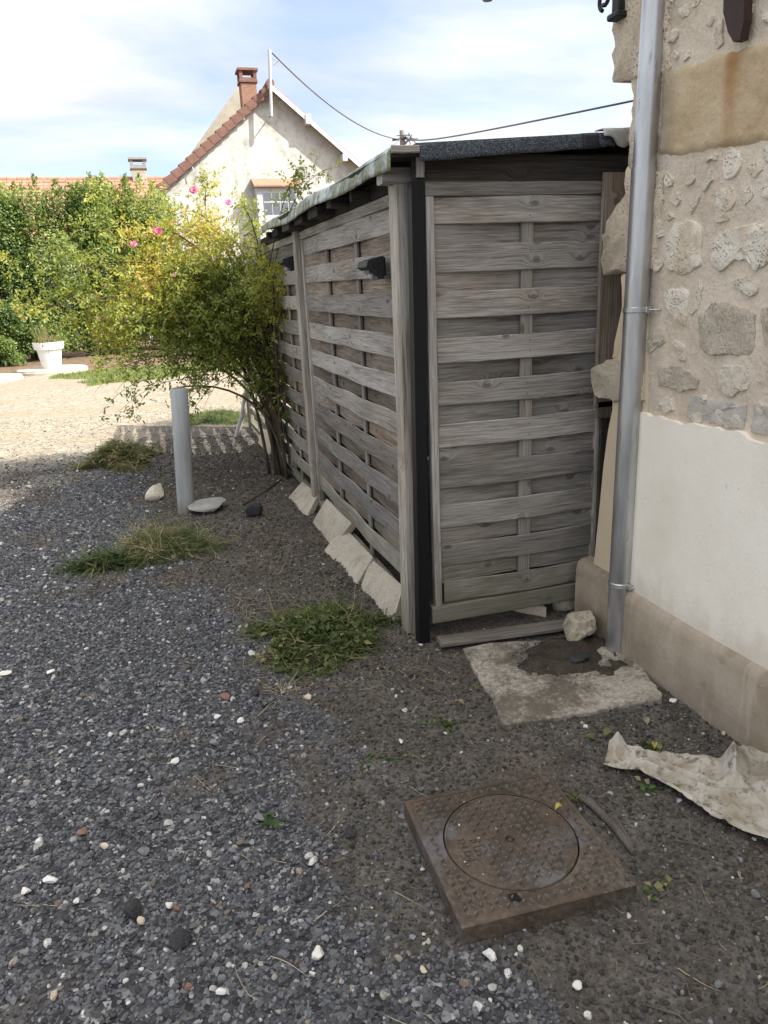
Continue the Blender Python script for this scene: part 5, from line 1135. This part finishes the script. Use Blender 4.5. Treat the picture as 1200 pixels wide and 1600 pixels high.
# ================================================================== ROSE BUSH
rose = thing('rose_bush', 'arching rose bush with yellow green leaves and pink flowers against the shed side', 'shrub', tuple(G(445, 745)))
rr = np.random.RandomState(42); base = G(447, 742); LP, LD, LT = [], [], []
VOL = [((.12, 7.05, 1.78), (.98, .62, .68), 10), ((-.50, 7.1, 1.62), (.86, .50, .48), 16), ((.58, 6.75, 1.98), (.58, .5, .55), 5), ((.25, 6.7, 1.30), (.70, .45, .44), 5), ((-.15, 6.8, 1.22), (.76, .4, .32), 6), ((.97, 6.4, 1.35), (.12, .5, .75), 3)]
def curve(p0, p1, p2, k):
    t = np.linspace(0, 1, k)[:, None]; return (1 - t) ** 2 * p0 + 2 * t * (1 - t) * p1 + t ** 2 * p2
stem_mesh = MB(); nst = 0
for (c, rad, cnt) in VOL:
    for q in range(cnt * 2):
        e = rr.normal(0, 1, 3); e /= np.linalg.norm(e); end = np.array(c) + e * np.array(rad) * rr.uniform(.5, 1.05)
        b0_ = np.array(base) + np.array([rr.normal(0, .055), rr.normal(0, .10), 0]); top = np.array([b0_[0] * .55 + end[0] * .45, b0_[1] * .5 + end[1] * .5, max(end[2] * 1.12, 1.2) + rr.uniform(0, .25)])
        top[0] = top[0] * .22 + b0_[0] * .78; top[2] = max(top[2], end[2] * 1.05 + .25)
        P = curve(b0_, top, end, 16); P[:, 0] = np.minimum(P[:, 0], 1.03 + (P[:, 2] > 2.15) * .4)
        if q % 2 == 0:
            nst += 1; o = MB().tube([Vector(p) for p in P], list(np.linspace(rr.uniform(.010, .017), .0025, 16)), 6).build('cane', M_bark, rose, True)
        # side twigs
        for k in range(9):
            s = P[rr.randint(7, 16)]; dv = rr.normal(0, 1, 3) * np.array([1, 1, .6]); dv /= np.linalg.norm(dv); L = rr.uniform(.12, .38)
            tw = curve(s, s + dv * L * .6 + np.array([0, 0, .05]), s + dv * L + np.array([0, 0, -.06]), 6)
            if rr.rand() < .4: stem_mesh.tube([Vector(p) for p in tw], [.0028, .0025, .002, .0018, .0015, .001], 4, cap=False)
            for m_ in range(8):
                tt = rr.rand(); LP.append(tw[min(5, int(tt * 6))] + rr.normal(0, .035, 3)); LD.append(dv + rr.normal(0, .7, 3))
        for m_ in range(8): LP.append(P[rr.randint(8, 16)] + rr.normal(0, .05, 3)); LD.append(rr.normal(0, 1, 3))
# drooping bare twigs low on the left
for q in range(26):
    s = np.array([rr.uniform(-.15, .7), rr.uniform(6.3, 6.9), rr.uniform(.85, 1.15)]); e = s + np.array([rr.uniform(-.55, -.05), rr.uniform(-.3, .2), rr.uniform(-.38, -.05)])
    tw = curve(s, (s + e) / 2 + np.array([0, 0, .12]), e, 8); stem_mesh.tube([Vector(p) for p in tw], list(np.linspace(.004, .001, 8)), 4, cap=False)
    for m_ in range(7): LP.append(tw[rr.randint(3, 8)] + rr.normal(0, .02, 3)); LD.append(rr.normal(0, 1, 3))
# thicker main bough to the left and shoots above the roof
stem_mesh.tube([Vector(p) for p in curve(np.array(base) + [0, 0, .35], np.array([.75, 6.6, .95]), np.array([.12, 6.55, .86]), 10)], list(np.linspace(.014, .006, 10)), 6)
for (a, b, c) in (((.98, 6.3, 1.5), (1.15, 6.2, 2.45), tuple(PY(520, 262, 6.1))), ((.98, 6.3, 1.7), (1.2, 6.3, 2.5), tuple(PY(470, 270, 6.2))), ((.6, 6.9, 2.0), (.6, 6.9, 2.6), tuple(PY(330, 285, 6.9))), ((-.3, 7.2, 1.6), (-.7, 7.2, 1.9), tuple(PY(28, 488, 7.2))), ((-.3, 7.2, 1.6), (-.6, 7.2, 1.8), tuple(PY(90, 470, 7.0)))):
    tw = curve(np.array(a), np.array(b), np.array(c), 14); stem_mesh.tube([Vector(p) for p in tw], list(np.linspace(.005, .0015, 14)), 5, cap=False)
    for m_ in range(40): LP.append(tw[rr.randint(6, 14)] + rr.normal(0, .045, 3)); LD.append(rr.normal(0, 1, 3) + np.array([0, 0, .2]))
stem_mesh.build('twigs', M_bark, rose, kind='stuff')
LP = np.array(LP); LD = np.array(LD); kp = ~((LP[:, 0] < -.45) & (LP[:, 2] < 1.30)); LP = LP[kp]; LD = LD[kp]; LD /= np.linalg.norm(LD, axis=1)[:, None]
print('rose sprays', len(LP))
def sprays(LP, LD, mat, parent, name, ln, wd, rnd, per=5, tone=None, kind='stuff'):
    n = len(LP); pos, drc = [], []; sd = np.cross(LD, rnd.normal(0, 1, (n, 3))); sd /= np.linalg.norm(sd, axis=1)[:, None] + 1e-9
    for k in range(per):
        if k == per - 1: pos.append(LP + LD * ln * 2.0); drc.append(LD + rnd.normal(0, .2, (n, 3)))
        else: s = 1 if k % 2 else -1; pos.append(LP + LD * ln * (.5 + .75 * (k // 2))); drc.append(sd * s + LD * .7 + rnd.normal(0, .25, (n, 3)))
    pos = np.concatenate(pos); drc = np.concatenate(drc); drc[:, 2] -= .25; nr = rnd.normal(0, .6, (len(pos), 3)) + np.array(TO_SUN) * .9 + np.array([0, 0, .25])
    t0 = np.tile(tone if tone is not None else rnd.rand(n), per); t = np.clip(t0 + rnd.normal(0, .12, len(pos)), 0, 1)
    v, f, tt = leaf_mesh('l', pos, nr, drc, rnd.uniform(.6, 1.4, len(pos)) * ln, rnd.uniform(.7, 1.25, len(pos)) * wd, t); return put(name, [v], [f], [tt], mat, parent, kind)
tn = np.clip(.60 + (fbm(LP[:, 0] * 3 + 20, LP[:, 2] * 3 + LP[:, 1], 3) - .44) * 1.3 + rr.normal(0, .12, len(LP)), 0, .97)
sprays(LP, LD, M_leafrose, rose, 'foliage', .036, .0095, rr, 5, tn)
def flower(p, r, mat, parent):
    mb = MB(); ts = []; q0 = Vector((rr.normal(-.2, .3), -1, rr.uniform(.1, .7))).to_track_quat('Z', 'Y')
    for ring, (cnt, rad, tilt) in enumerate(((5, 1.0, .25), (5, .75, .7), (4, .45, 1.1))):
        for k in range(cnt):
            a = 2 * math.pi * (k + ring * .5) / cnt + rr.uniform(-.2, .2); d = Vector((math.cos(a) * math.cos(tilt), math.sin(a) * math.cos(tilt), math.sin(tilt))); s = q0 @ Vector((-math.sin(a), math.cos(a), 0)); d = q0 @ d; q = Vector(p)
            L = r * rad; b = len(mb.v); mb.add([q, q + d * L * .6 + s * L * .5, q + d * L + s * L * .25 + Vector((0, 0, .1 * L)), q + d * L - s * L * .25 + Vector((0, 0, .1 * L)), q + d * L * .6 - s * L * .5], [(0, 1, 2, 3, 4)]); ts += [rr.rand()] * 5
    o = mb.build('flower', mat, parent); fattr(o.data, 'tone', ts); return o
for (px, py, y_, s_, m_) in ((304, 298, 6.7, .060, 0), (357, 317, 6.6, .045, 0), (247, 362, 6.8, .055, 0), (209, 382, 6.9, .042, 0), (168, 446, 6.9, .036, 1), (198, 500, 6.8, .036, 1), (273, 430, 6.6, .032, 1), (154, 498, 6.9, .03, 1), (335, 404, 6.5, .03, 1), (212, 568, 6.7, .028, 1)):
    flower(tuple(PY(px, py, y_)), s_ * .68, M_petal if m_ == 0 else M_petal2, rose)

# ================================================================== HEDGE
def shrub(name, label, c, rad, n, mat, seed, ln=.085, lobes=9, shoots=0, zb=.25, group='shrubs of the far hedge', tmean=.45, stems=5):
    r = np.random.RandomState(seed); t = thing(name, label, 'shrub', (c[0], c[1], 0), group); LB = []
    for k in range(lobes * 2):
        d = np.array([r.uniform(-.72, .72), r.uniform(-.7, .2), r.uniform(-.85, .62)]); LB.append((np.array(c) + d * np.array(rad), np.array(rad) * r.uniform(.30, .44)))
    for k in range(4): LB.append((np.array(c) + np.array([-.66 + .44 * k, r.uniform(-.3, .1), .60 + r.uniform(-.08, .08)]) * np.array(rad), np.array(rad) * np.array([.34, .45, .34])))
    LB.append((np.array(c), np.array(rad) * .72)); per = n // len(LB); P = []
    for (q, s) in LB:
        d = r.normal(0, 1, (per, 3)); d /= np.linalg.norm(d, axis=1)[:, None]; P.append(q + d * s * (r.rand(per)[:, None] ** .33))
    P = np.concatenate(P)
    for k in range(shoots):
        a = np.array(c) + np.array([r.uniform(-.9, .9) * rad[0], r.uniform(-.5, .3) * rad[1], rad[2] * .84]); h = r.uniform(.2, .55); m_ = int(90 * h / .5); tt = r.rand(m_); P = np.concatenate([P, a + np.stack([r.normal(0, .13, m_) * (1.15 - tt), r.normal(0, .13, m_) * (1.15 - tt), tt * h], -1)])
    P = P[P[:, 2] > zb + .25 * (fbm(P[:, 0] * 2, P[:, 1] * 2, 2) - .4)]; m_ = len(P)
    out = (P - np.array(c)) / np.array(rad); nr = out * .6 + r.normal(0, .6, (m_, 3)) + np.array(TO_SUN) * .7 + np.array([0, 0, .2]); dr = r.normal(0, 1, (m_, 3)) + out * .8 + np.array([0, 0, .1])
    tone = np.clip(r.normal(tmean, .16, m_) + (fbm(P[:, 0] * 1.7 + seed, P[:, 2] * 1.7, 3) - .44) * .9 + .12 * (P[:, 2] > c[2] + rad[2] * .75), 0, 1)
    v, f, tt = leaf_mesh('l', P, nr, dr, r.uniform(.7, 1.3, m_) * ln, r.uniform(.22, .36, m_) * ln, tone); put('foliage', [v], [f], [tt], mat, t, 'stuff')
    for k in range(stems):
        x0 = c[0] + r.uniform(-.5, .5) * rad[0]; y0 = c[1] + r.uniform(-.4, .1) * rad[1]
        MB().tube([(x0, y0, -.05), (x0 + r.normal(0, .1), y0, c[2] * .4), (x0 + r.normal(0, .35), y0 + r.normal(0, .2), c[2] * .9)], [.05, .04, .02], 7).build('stem', M_bark, t, True)
    return t
shrub('hedge_shrub', 'tall dark evergreen shrub above the flower pot in the far hedge', (-2.35, 24.6, 2.5), (1.85, 1.4, 2.45), 50000, M_leafhedge, 1, shoots=12, zb=.22, ln=.10, tmean=.55)
shrub('hedge_shrub', 'dense evergreen shrub filling the far left of the hedge', (-5.0, 25.0, 2.5), (2.1, 1.5, 2.45), 50000, M_leafhedge, 2, shoots=9, zb=-.2, ln=.10, tmean=.5)
shrub('hedge_shrub', 'light green upright shrub before the red roof, right of the evergreen', (-.3, 25.2, 2.5), (1.6, 1.3, 2.42), 48000, M_leafhedge, 3, shoots=15, zb=-.2, tmean=.68, ln=.10)
shrub('hedge_shrub', 'shrub in front of the white gable, mostly hidden behind the rose bush', (1.5, 26.0, 1.5), (1.2, 1.2, 1.6), 16000, M_leafhedge, 4, shoots=3, zb=.1, tmean=.55, ln=.10)
shrub('hedge_shrub', 'low rounded dark shrub left of the flower pot', (-4.15, 22.9, .8), (1.0, .8, .85), 14000, M_leafhedge, 5, zb=.05, tmean=.42)

# lawn strip blades
r = np.random.RandomState(77); n = 9000; X = r.uniform(-2.1, 3.5, n); Y = r.uniform(15.0, 20.5, n)
k = (Y < 19.2) & (sstep(16.3, 17.0, Y + (fbm(X * .8, Y * .8) - .47) * 3 - np.maximum(0, -1.2 - X)) > .3); X = X[k]; Y = Y[k]; n = len(X)
v, f, t = blades(n, np.stack([X, Y, np.zeros(n)], -1), np.stack([r.normal(0, .3, n), r.normal(0, .3, n), np.ones(n)], -1), r.uniform(.03, .07, n), np.full(n, .006), np.full(n, .05), 2, np.clip(r.normal(.3, .15, n), 0, 1), r, .2)
put('lawn_grass', [v], [f], [t], M_grass, kind='stuff')

# ================================================================== FLOWER POT on its concrete disc
def disc(c, r_, h, label):
    n = 40; o = MB().lathe((c[0], c[1], 0), [(r_, -.05), (r_, h * .55), (r_ * .985, h * .62), (r_ * .98, h * .9), (r_ * .965, h), (.001, h + .005)], n).build('concrete_disc', M_conc); shade_auto(o, .5); tag(o, label, 'concrete disc', 'round concrete well covers'); return o
pc_ = G(82, 582); disc((pc_.x, pc_.y + .1), .80, .10, 'round concrete cover carrying the white flower pot'); q_ = G(-25, 596); disc((q_.x, q_.y), .80, .09, 'round concrete cover left of the one with the flower pot')
pot = thing('flower_pot', 'white tapered flower pot with a broad rim on a concrete disc', 'flower pot', (pc_.x, pc_.y + .1, .1))
shade_auto(MB().lathe((pc_.x, pc_.y + .1, .105), [(.001, 0), (.205, 0), (.215, .02), (.275, .42), (.285, .43), (.318, .435), (.325, .44), (.345, .575), (.345, .60), (.325, .60), (.31, .56), (.27, .40)], 40).build('pot', M_pot, pot), .5)
MB().lathe((pc_.x, pc_.y + .1, .105), [(.315, .555), (.001, .565)], 24).build('soil', M_soilmound, pot)
r = np.random.RandomState(9); n = 260; a = r.uniform(0, 6.28, n); q = .28 * np.sqrt(r.rand(n)); bx_ = pc_.x + q * np.cos(a); by_ = pc_.y + .1 + q * np.sin(a); left = bx_ < pc_.x
v, f, t = blades(n, np.stack([bx_, by_, np.full(n, .65)], -1), np.stack([r.normal(0, .25, n), r.normal(0, .25, n), np.ones(n)], -1), np.where(left, r.uniform(.2, .55, n), r.uniform(.08, .28, n)), np.full(n, .007), np.full(n, .03), 4, np.clip(r.normal(.5, .22, n), 0, 1), r, .2)
o = put('potted_plant', [v], [f], [t], M_grass); tag(o, 'half dry spiky plant growing in the white flower pot', 'plant')

# ================================================================== WHITE GABLE HOUSE
GY = 32.0; gh = thing('gable_house', 'white rendered house with a pointed gable and brown verge tiles behind the shrubs', 'house', (5.6, GY, 0))
pk = PY(421, 140, GY); sl_l = (pk.z - PY(255, 292, GY).z) / (pk.x - PY(255, 292, GY).x); sl_r = (pk.z - PY(560, 262, GY).z) / (PY(560, 262, GY).x - pk.x)
xl, xr = pk.x - 5.6, pk.x + 5.0; zl, zr = pk.z - 5.6 * sl_l, pk.z - 5.0 * sl_r; D_ = 9.0
mb = MB(); v = [(xl, GY, -.3), (xr, GY, -.3), (xr, GY, zr), (pk.x, GY, pk.z), (xl, GY, zl)]; v += [(a, b + D_, c) for a, b, c in v]
mb.add(v, [(0, 1, 2, 3, 4), (9, 8, 7, 6, 5), (0, 4, 9, 5), (1, 6, 7, 2)]); mb.build('wall', M_oldwall, gh)
def slope(name, x0, z0, x1, z1, y0, y1, th, mat, parent, dz=.02):
    v = [(x0, y0, z0 + dz), (x1, y0, z1 + dz), (x1, y1, z1 + dz), (x0, y1, z0 + dz)]; v += [(a, b, c + th) for a, b, c in v]
    return M(name, v, [(0, 1, 2, 3), (7, 6, 5, 4), (0, 4, 5, 1), (1, 5, 6, 2), (2, 6, 7, 3), (3, 7, 4, 0)], mat, parent)
OVL, OVR = .16, .42
rl = slope('roof', xl - .35, zl - .35 * sl_l, pk.x, pk.z, GY - OVL, GY + D_, .10, M_tile, gh); rr3 = slope('roof', xr + .35, zr - .35 * sl_r, pk.x, pk.z, GY - OVR, GY + D_, .10, M_tile, gh)
# verge boards and tiles
bl = slope('verge_board', xl - .35, zl - .35 * sl_l - .16, pk.x, pk.z - .16, GY - OVL - .03, GY - OVL, .18, M_galv, gh); slope('verge_board', xr + .35, zr - .35 * sl_r - .14, pk.x, pk.z - .14, GY - OVR - .03, GY - OVR, .20, M_whitepaint, gh)
nt_ = 19; ux = Vector((1, 0, sl_l)).normalized(); up_ = Vector((-ux.z, 0, ux.x))
for k in range(nt_):
    p = Vector((pk.x, GY - OVL - .05, pk.z + .10)) - ux * (.25 + k * .385); L = .40; th = .30; q = up_ * .03
    v = []
    for y_ in (-.03, .30):
        a = p + Vector((0, y_, 0)); v += [a - ux * L / 2 - up_ * .20, a + ux * L / 2 - up_ * .24, a + ux * L / 2 + up_ * .05, a - ux * L / 2 + up_ * .12]
    M('verge_tile', v, [(0, 1, 2, 3), (7, 6, 5, 4), (0, 4, 5, 1), (1, 5, 6, 2), (2, 6, 7, 3), (3, 7, 4, 0)], M_verge, bl)
MB().tube([(pk.x, GY - .3, pk.z + .16), (pk.x, GY + D_, pk.z + .16)], .16, 12).build('ridge_tile', M_verge, gh)
for (px, py) in ((494, 196), (478, 190)): pass
qq = PY(478, 192, GY); MB().box(qq.x - .1, qq.x + .12, GY - OVR - .06, GY, qq.z - .12, qq.z + .22).build('purlin_end', M_whitepaint, gh)
qq = PY(535, 250, GY); MB().box(qq.x - .1, qq.x + .1, GY - OVR - .06, GY, qq.z - .10, qq.z + .15).build('purlin_end', M_whitepaint, gh)
for (px, py) in ((378, 186), (300, 268)):
    qq = PY(px, py, GY); MB().tube([(qq.x, GY, qq.z + .1), (qq.x + .02, GY - .22, qq.z + .12), (qq.x + .05, GY - .22, qq.z - .08)], .02, 6).build('hook', M_galv, gh)
# antenna mast on stays
y_m = GY - .55; mt = PY(421, 78, y_m); mbt = PY(424, 182, y_m); mast = MB().tube([(mt.x, y_m, mt.z), (mbt.x, y_m, mbt.z)], .062, 10).tube([(mt.x + .1, y_m, mt.z - .28), (mt.x + .3, y_m - .05, mt.z - .38), (mt.x + .1, y_m, mt.z - .5)], .02, 6).tube([(mbt.x, y_m, mbt.z + .1), (mbt.x + .02, GY, mbt.z + .1)], .03, 6).tube([(mbt.x - .02, y_m, mbt.z + 1.0), (mbt.x, GY, mbt.z + 1.0)], .03, 6).build('cable_mast', M_galv, gh)
# lean-to dormer box with window
p0 = PY(398, 288, GY - .6); p1 = PY(467, 288, GY - .6); zb_ = 3.2
MB().box(p0.x + .05, p1.x - .05, GY - .55, GY, zb_, p0.z - .1).build('dormer', M_whitepaint, gh)
d_o = slope('dormer_roof', 0, 0, 0, 0, 0, 0, 0, M_tile, gh); bpy.data.objects.remove(d_o)
v = [(p0.x - .05, GY - .72, p0.z - .10), (p1.x + .08, GY - .72, p0.z - .10), (p1.x + .08, GY, p0.z + .22), (p0.x - .05, GY, p0.z + .22)]; v += [(a, b, c + .06) for a, b, c in v]
M('dormer_roof', v, [(0, 1, 2, 3), (7, 6, 5, 4), (0, 4, 5, 1), (1, 5, 6, 2), (2, 6, 7, 3), (3, 7, 4, 0)], M_tile, gh)
w0 = PY(411, 299, GY - .56); w1 = PY(463, 316, GY - .56)
win = MB().box(w0.x, w1.x, GY - .575, GY - .556, w1.z - .9, w0.z - .03).build('window', M_whitepaint, gh); nwp = 4
for k in range(nwp):
    a = w0.x + (w1.x - w0.x) * k / nwp + .014; b = w0.x + (w1.x - w0.x) * (k + 1) / nwp - .014; MB().box(a, b, GY - .582, GY - .576, w0.z - .36, w0.z - .06).build('pane', M_glass, win); MB().box(a, b, GY - .582, GY - .576, w0.z - .86, w0.z - .41).build('pane', M_glass, win)
# chimney with a capped vent
def chimney(name, cx_, cy_, z0, z1, wd, label, mat_b, mat_s, parent):
    h = z1 - z0; MB().box(cx_ - wd * .40, cx_ + wd * .40, cy_ - wd * .4, cy_ + wd * .4, z0 - 1.2, z0 + h * .42, .01).build('shaft', mat_s, parent)
    ch = MB().box(cx_ - wd * .47, cx_ + wd * .47, cy_ - wd * .47, cy_ + wd * .47, z0 + h * .42, z0 + h * .52, .01).box(cx_ - wd * .44, cx_ + wd * .44, cy_ - wd * .44, cy_ + wd * .44, z0 + h * .522, z0 + h * .62)
    for sx in (-1, 1):
        for sy in (-1, 1): ch.box(cx_ + sx * wd * .36 - wd * .08, cx_ + sx * wd * .36 + wd * .08, cy_ + sy * wd * .36 - wd * .08, cy_ + sy * wd * .36 + wd * .08, z0 + h * .622, z0 + h * .9)
    ch.build('vent', mat_b, parent); MB().box(cx_ - wd * .52, cx_ + wd * .52, cy_ - wd * .52, cy_ + wd * .52, z0 + h * .902, z0 + h).build('cap', M_verge if mat_b != M_pole else M_pole, parent)
c0_ = PY(388, 148, GY + 2.6); c1_ = PY(388, 110, GY + 2.6); ctr = chimney('chimney', c0_.x, GY + 2.6, c0_.z, c1_.z, .80, '', M_verge, M_brick, gh)
# taller bare gable behind
G2 = GY + 5.0; bh = thing('grey_house', 'taller bare grey gable rising behind the left verge of the white house', 'house', (4, G2, 0)); pk2 = PY(376, 130, G2); e2 = PY(262, 290, G2); s2 = (pk2.z - e2.z) / (pk2.x - e2.x)
v = [(pk2.x - 7, G2, -.3), (pk2.x + 5, G2, -.3), (pk2.x + 5, G2, pk2.z - 5 * s2 * .8), (pk2.x, G2, pk2.z), (pk2.x - 7, G2, pk2.z - 7 * s2)]; v += [(a, b + 6, c) for a, b, c in v]
M('wall', v, [(0, 1, 2, 3, 4), (9, 8, 7, 6, 5), (0, 4, 9, 5), (1, 6, 7, 2)], M_greycem, bh)
slope('roof', pk2.x - 7, pk2.z - 7 * s2, pk2.x, pk2.z, G2 + .25, G2 + 6, .1, M_tile, bh, -.13); slope('roof', pk2.x + 5, pk2.z - 4 * s2, pk2.x, pk2.z, G2 + .25, G2 + 6, .1, M_tile, bh, -.13)
# red roofed house
RY = 39.0; rh = thing('red_roof_house', 'long low house with a red tile roof behind the hedge', 'house', (-2, RY, 0)); ra = PY(0, 283, RY); rb_ = PY(265, 277, RY); rz = (ra.z + rb_.z) / 2; xa, xb = ra.x - 6, rb_.x + 3
MB().box(xa + .3, xb - .3, RY - 3.2, RY + 3.2, -.3, rz - 2.5).build('wall', M_oldwall, rh)
rs_ = slope('roof', 0, 0, 1, 1, 0, 1, .1, M_tile, rh); bpy.data.objects.remove(rs_)
pit = .72; rv = [(xa, RY - 3.7, rz - 3.7 * pit), (xb, RY - 3.7, rz - 3.7 * pit), (xb, RY, rz), (xa, RY, rz), (xa, RY + 3.7, rz - 3.7 * pit), (xb, RY + 3.7, rz - 3.7 * pit)]
ro = M('roof', rv + [(a, b, c - .15) for a, b, c in rv], [(0, 1, 2, 3), (3, 2, 5, 4), (7, 6, 9, 8), (8, 9, 11, 10), (0, 6, 7, 1), (5, 11, 10, 4)], M_tile, rh)
v = []; f = []; r = np.random.RandomState(4); cr = .30; nrow = 12; tw_ = .30; ncol = int((xb - xa) / tw_)
for i in range(nrow):
    d0 = i * cr; d1 = d0 + cr * 1.12
    for j in range(ncol):
        x0 = xa + j * tw_ + .008; x1 = x0 + tw_ - .016; dz = r.normal(0, .006); b = len(v); c0 = .02 + dz; c1 = .065 + dz
        v += [(x0, RY - d0 * .81, rz - d0 * .81 * pit + c0), (x1, RY - d0 * .81, rz - d0 * .81 * pit + c0), (x1, RY - d1 * .81, rz - d1 * .81 * pit + c1), (x0, RY - d1 * .81, rz - d1 * .81 * pit + c1), (x0, RY - d1 * .81, rz - d1 * .81 * pit + c1 - .045), (x1, RY - d1 * .81, rz - d1 * .81 * pit + c1 - .045)]
        f += [(b, b + 3, b + 2, b + 1), (b + 3, b + 4, b + 5, b + 2)]
M('roof_tiles', v, f, M_tile, ro, kind='stuff')
for k in range(int((xb - xa) / .42)):
    x0 = xa + k * .42; v = []
    for x_, rr_2 in ((x0, .13), (x0 + .40, .115)):
        for a in np.linspace(-.3, math.pi + .3, 7): v.append((x_, RY + rr_2 * math.cos(a) * 1.1, rz - .02 + rr_2 * math.sin(a)))
    if x0 + .4 > rb_.x - 8.5: M('ridge_tile', v, [(j, j + 1, j + 8, j + 7) for j in range(6)] + [tuple(range(7)), tuple(range(13, 6, -1))], M_tile, rh)
c0_ = PY(218, 278, RY); c1_ = PY(218, 248, RY); chimney('chimney', c0_.x, RY, c0_.z, c1_.z, .78, '', M_pole, M_greycem, rh)

# ================================================================== UTILITY POLE AND CABLES
UY = 45.0; up0 = PY(628.5, 204, UY); pole = thing('utility_pole', 'concrete utility pole showing above the shed roof', 'utility pole', (up0.x, UY, 0)); MB().tube([(up0.x, UY, -.3), (up0.x, UY, up0.z)], [.24, .16], 10).build('pole', M_pole, pole)
mb = MB(); mb.tube([(up0.x - .7, UY - .25, up0.z - .55), (up0.x, UY - .25, up0.z - .45), (up0.x + .6, UY - .25, up0.z - .5)], .06, 6)
for k in range(7): mb.tube([(up0.x + random.uniform(-.5, .2), UY - .3, up0.z - .6 + random.uniform(-.2, .3)), (up0.x + .3, UY - .3, up0.z - .3 + random.uniform(-.3, .2)), (up0.x + random.uniform(.2, .9), UY - .25, up0.z - .5 + random.uniform(-.3, .3))], .028, 5)
mb.build('cable_fittings', M_iron, pole)
def cable(a, b, sag, r_, label):
    a = Vector(a); b = Vector(b); pts = [a.lerp(b, t) - Vector((0, 0, 4 * sag * t * (1 - t))) for t in np.linspace(0, 1, 26)]
    o = MB().tube(pts, list(np.linspace(r_[0], r_[1], 26)), 6).build('overhead_cable', M_wire, None, True); tag(o, label, 'cable'); return o
uq = (up0.x - .2, UY - .2, up0.z - .5)
cable((mt.x + .1, y_m, mt.z - .1), uq, .62, (.028, .036), 'sagging cable from the gable mast to the utility pole')
hk = PY(1010, 158, 2.80); cable((up0.x + .2, UY - .2, up0.z - .45), (hk.x, 2.70, hk.z), .12, (.040, .004), 'twisted cable from the utility pole to the stone house')
pz = PY(560, 252, 31.0); cable(uq, (pz.x - 1.3, 33.0, pz.z - .9), .1, (.022, .018), 'thin double cable dropping from the pole behind the white gable')

for o in bpy.data.objects:
    if o.type == 'MESH' and o.get('kind') is None and o.parent is None and not o.get('label'): print('UNTAGGED', o.name)
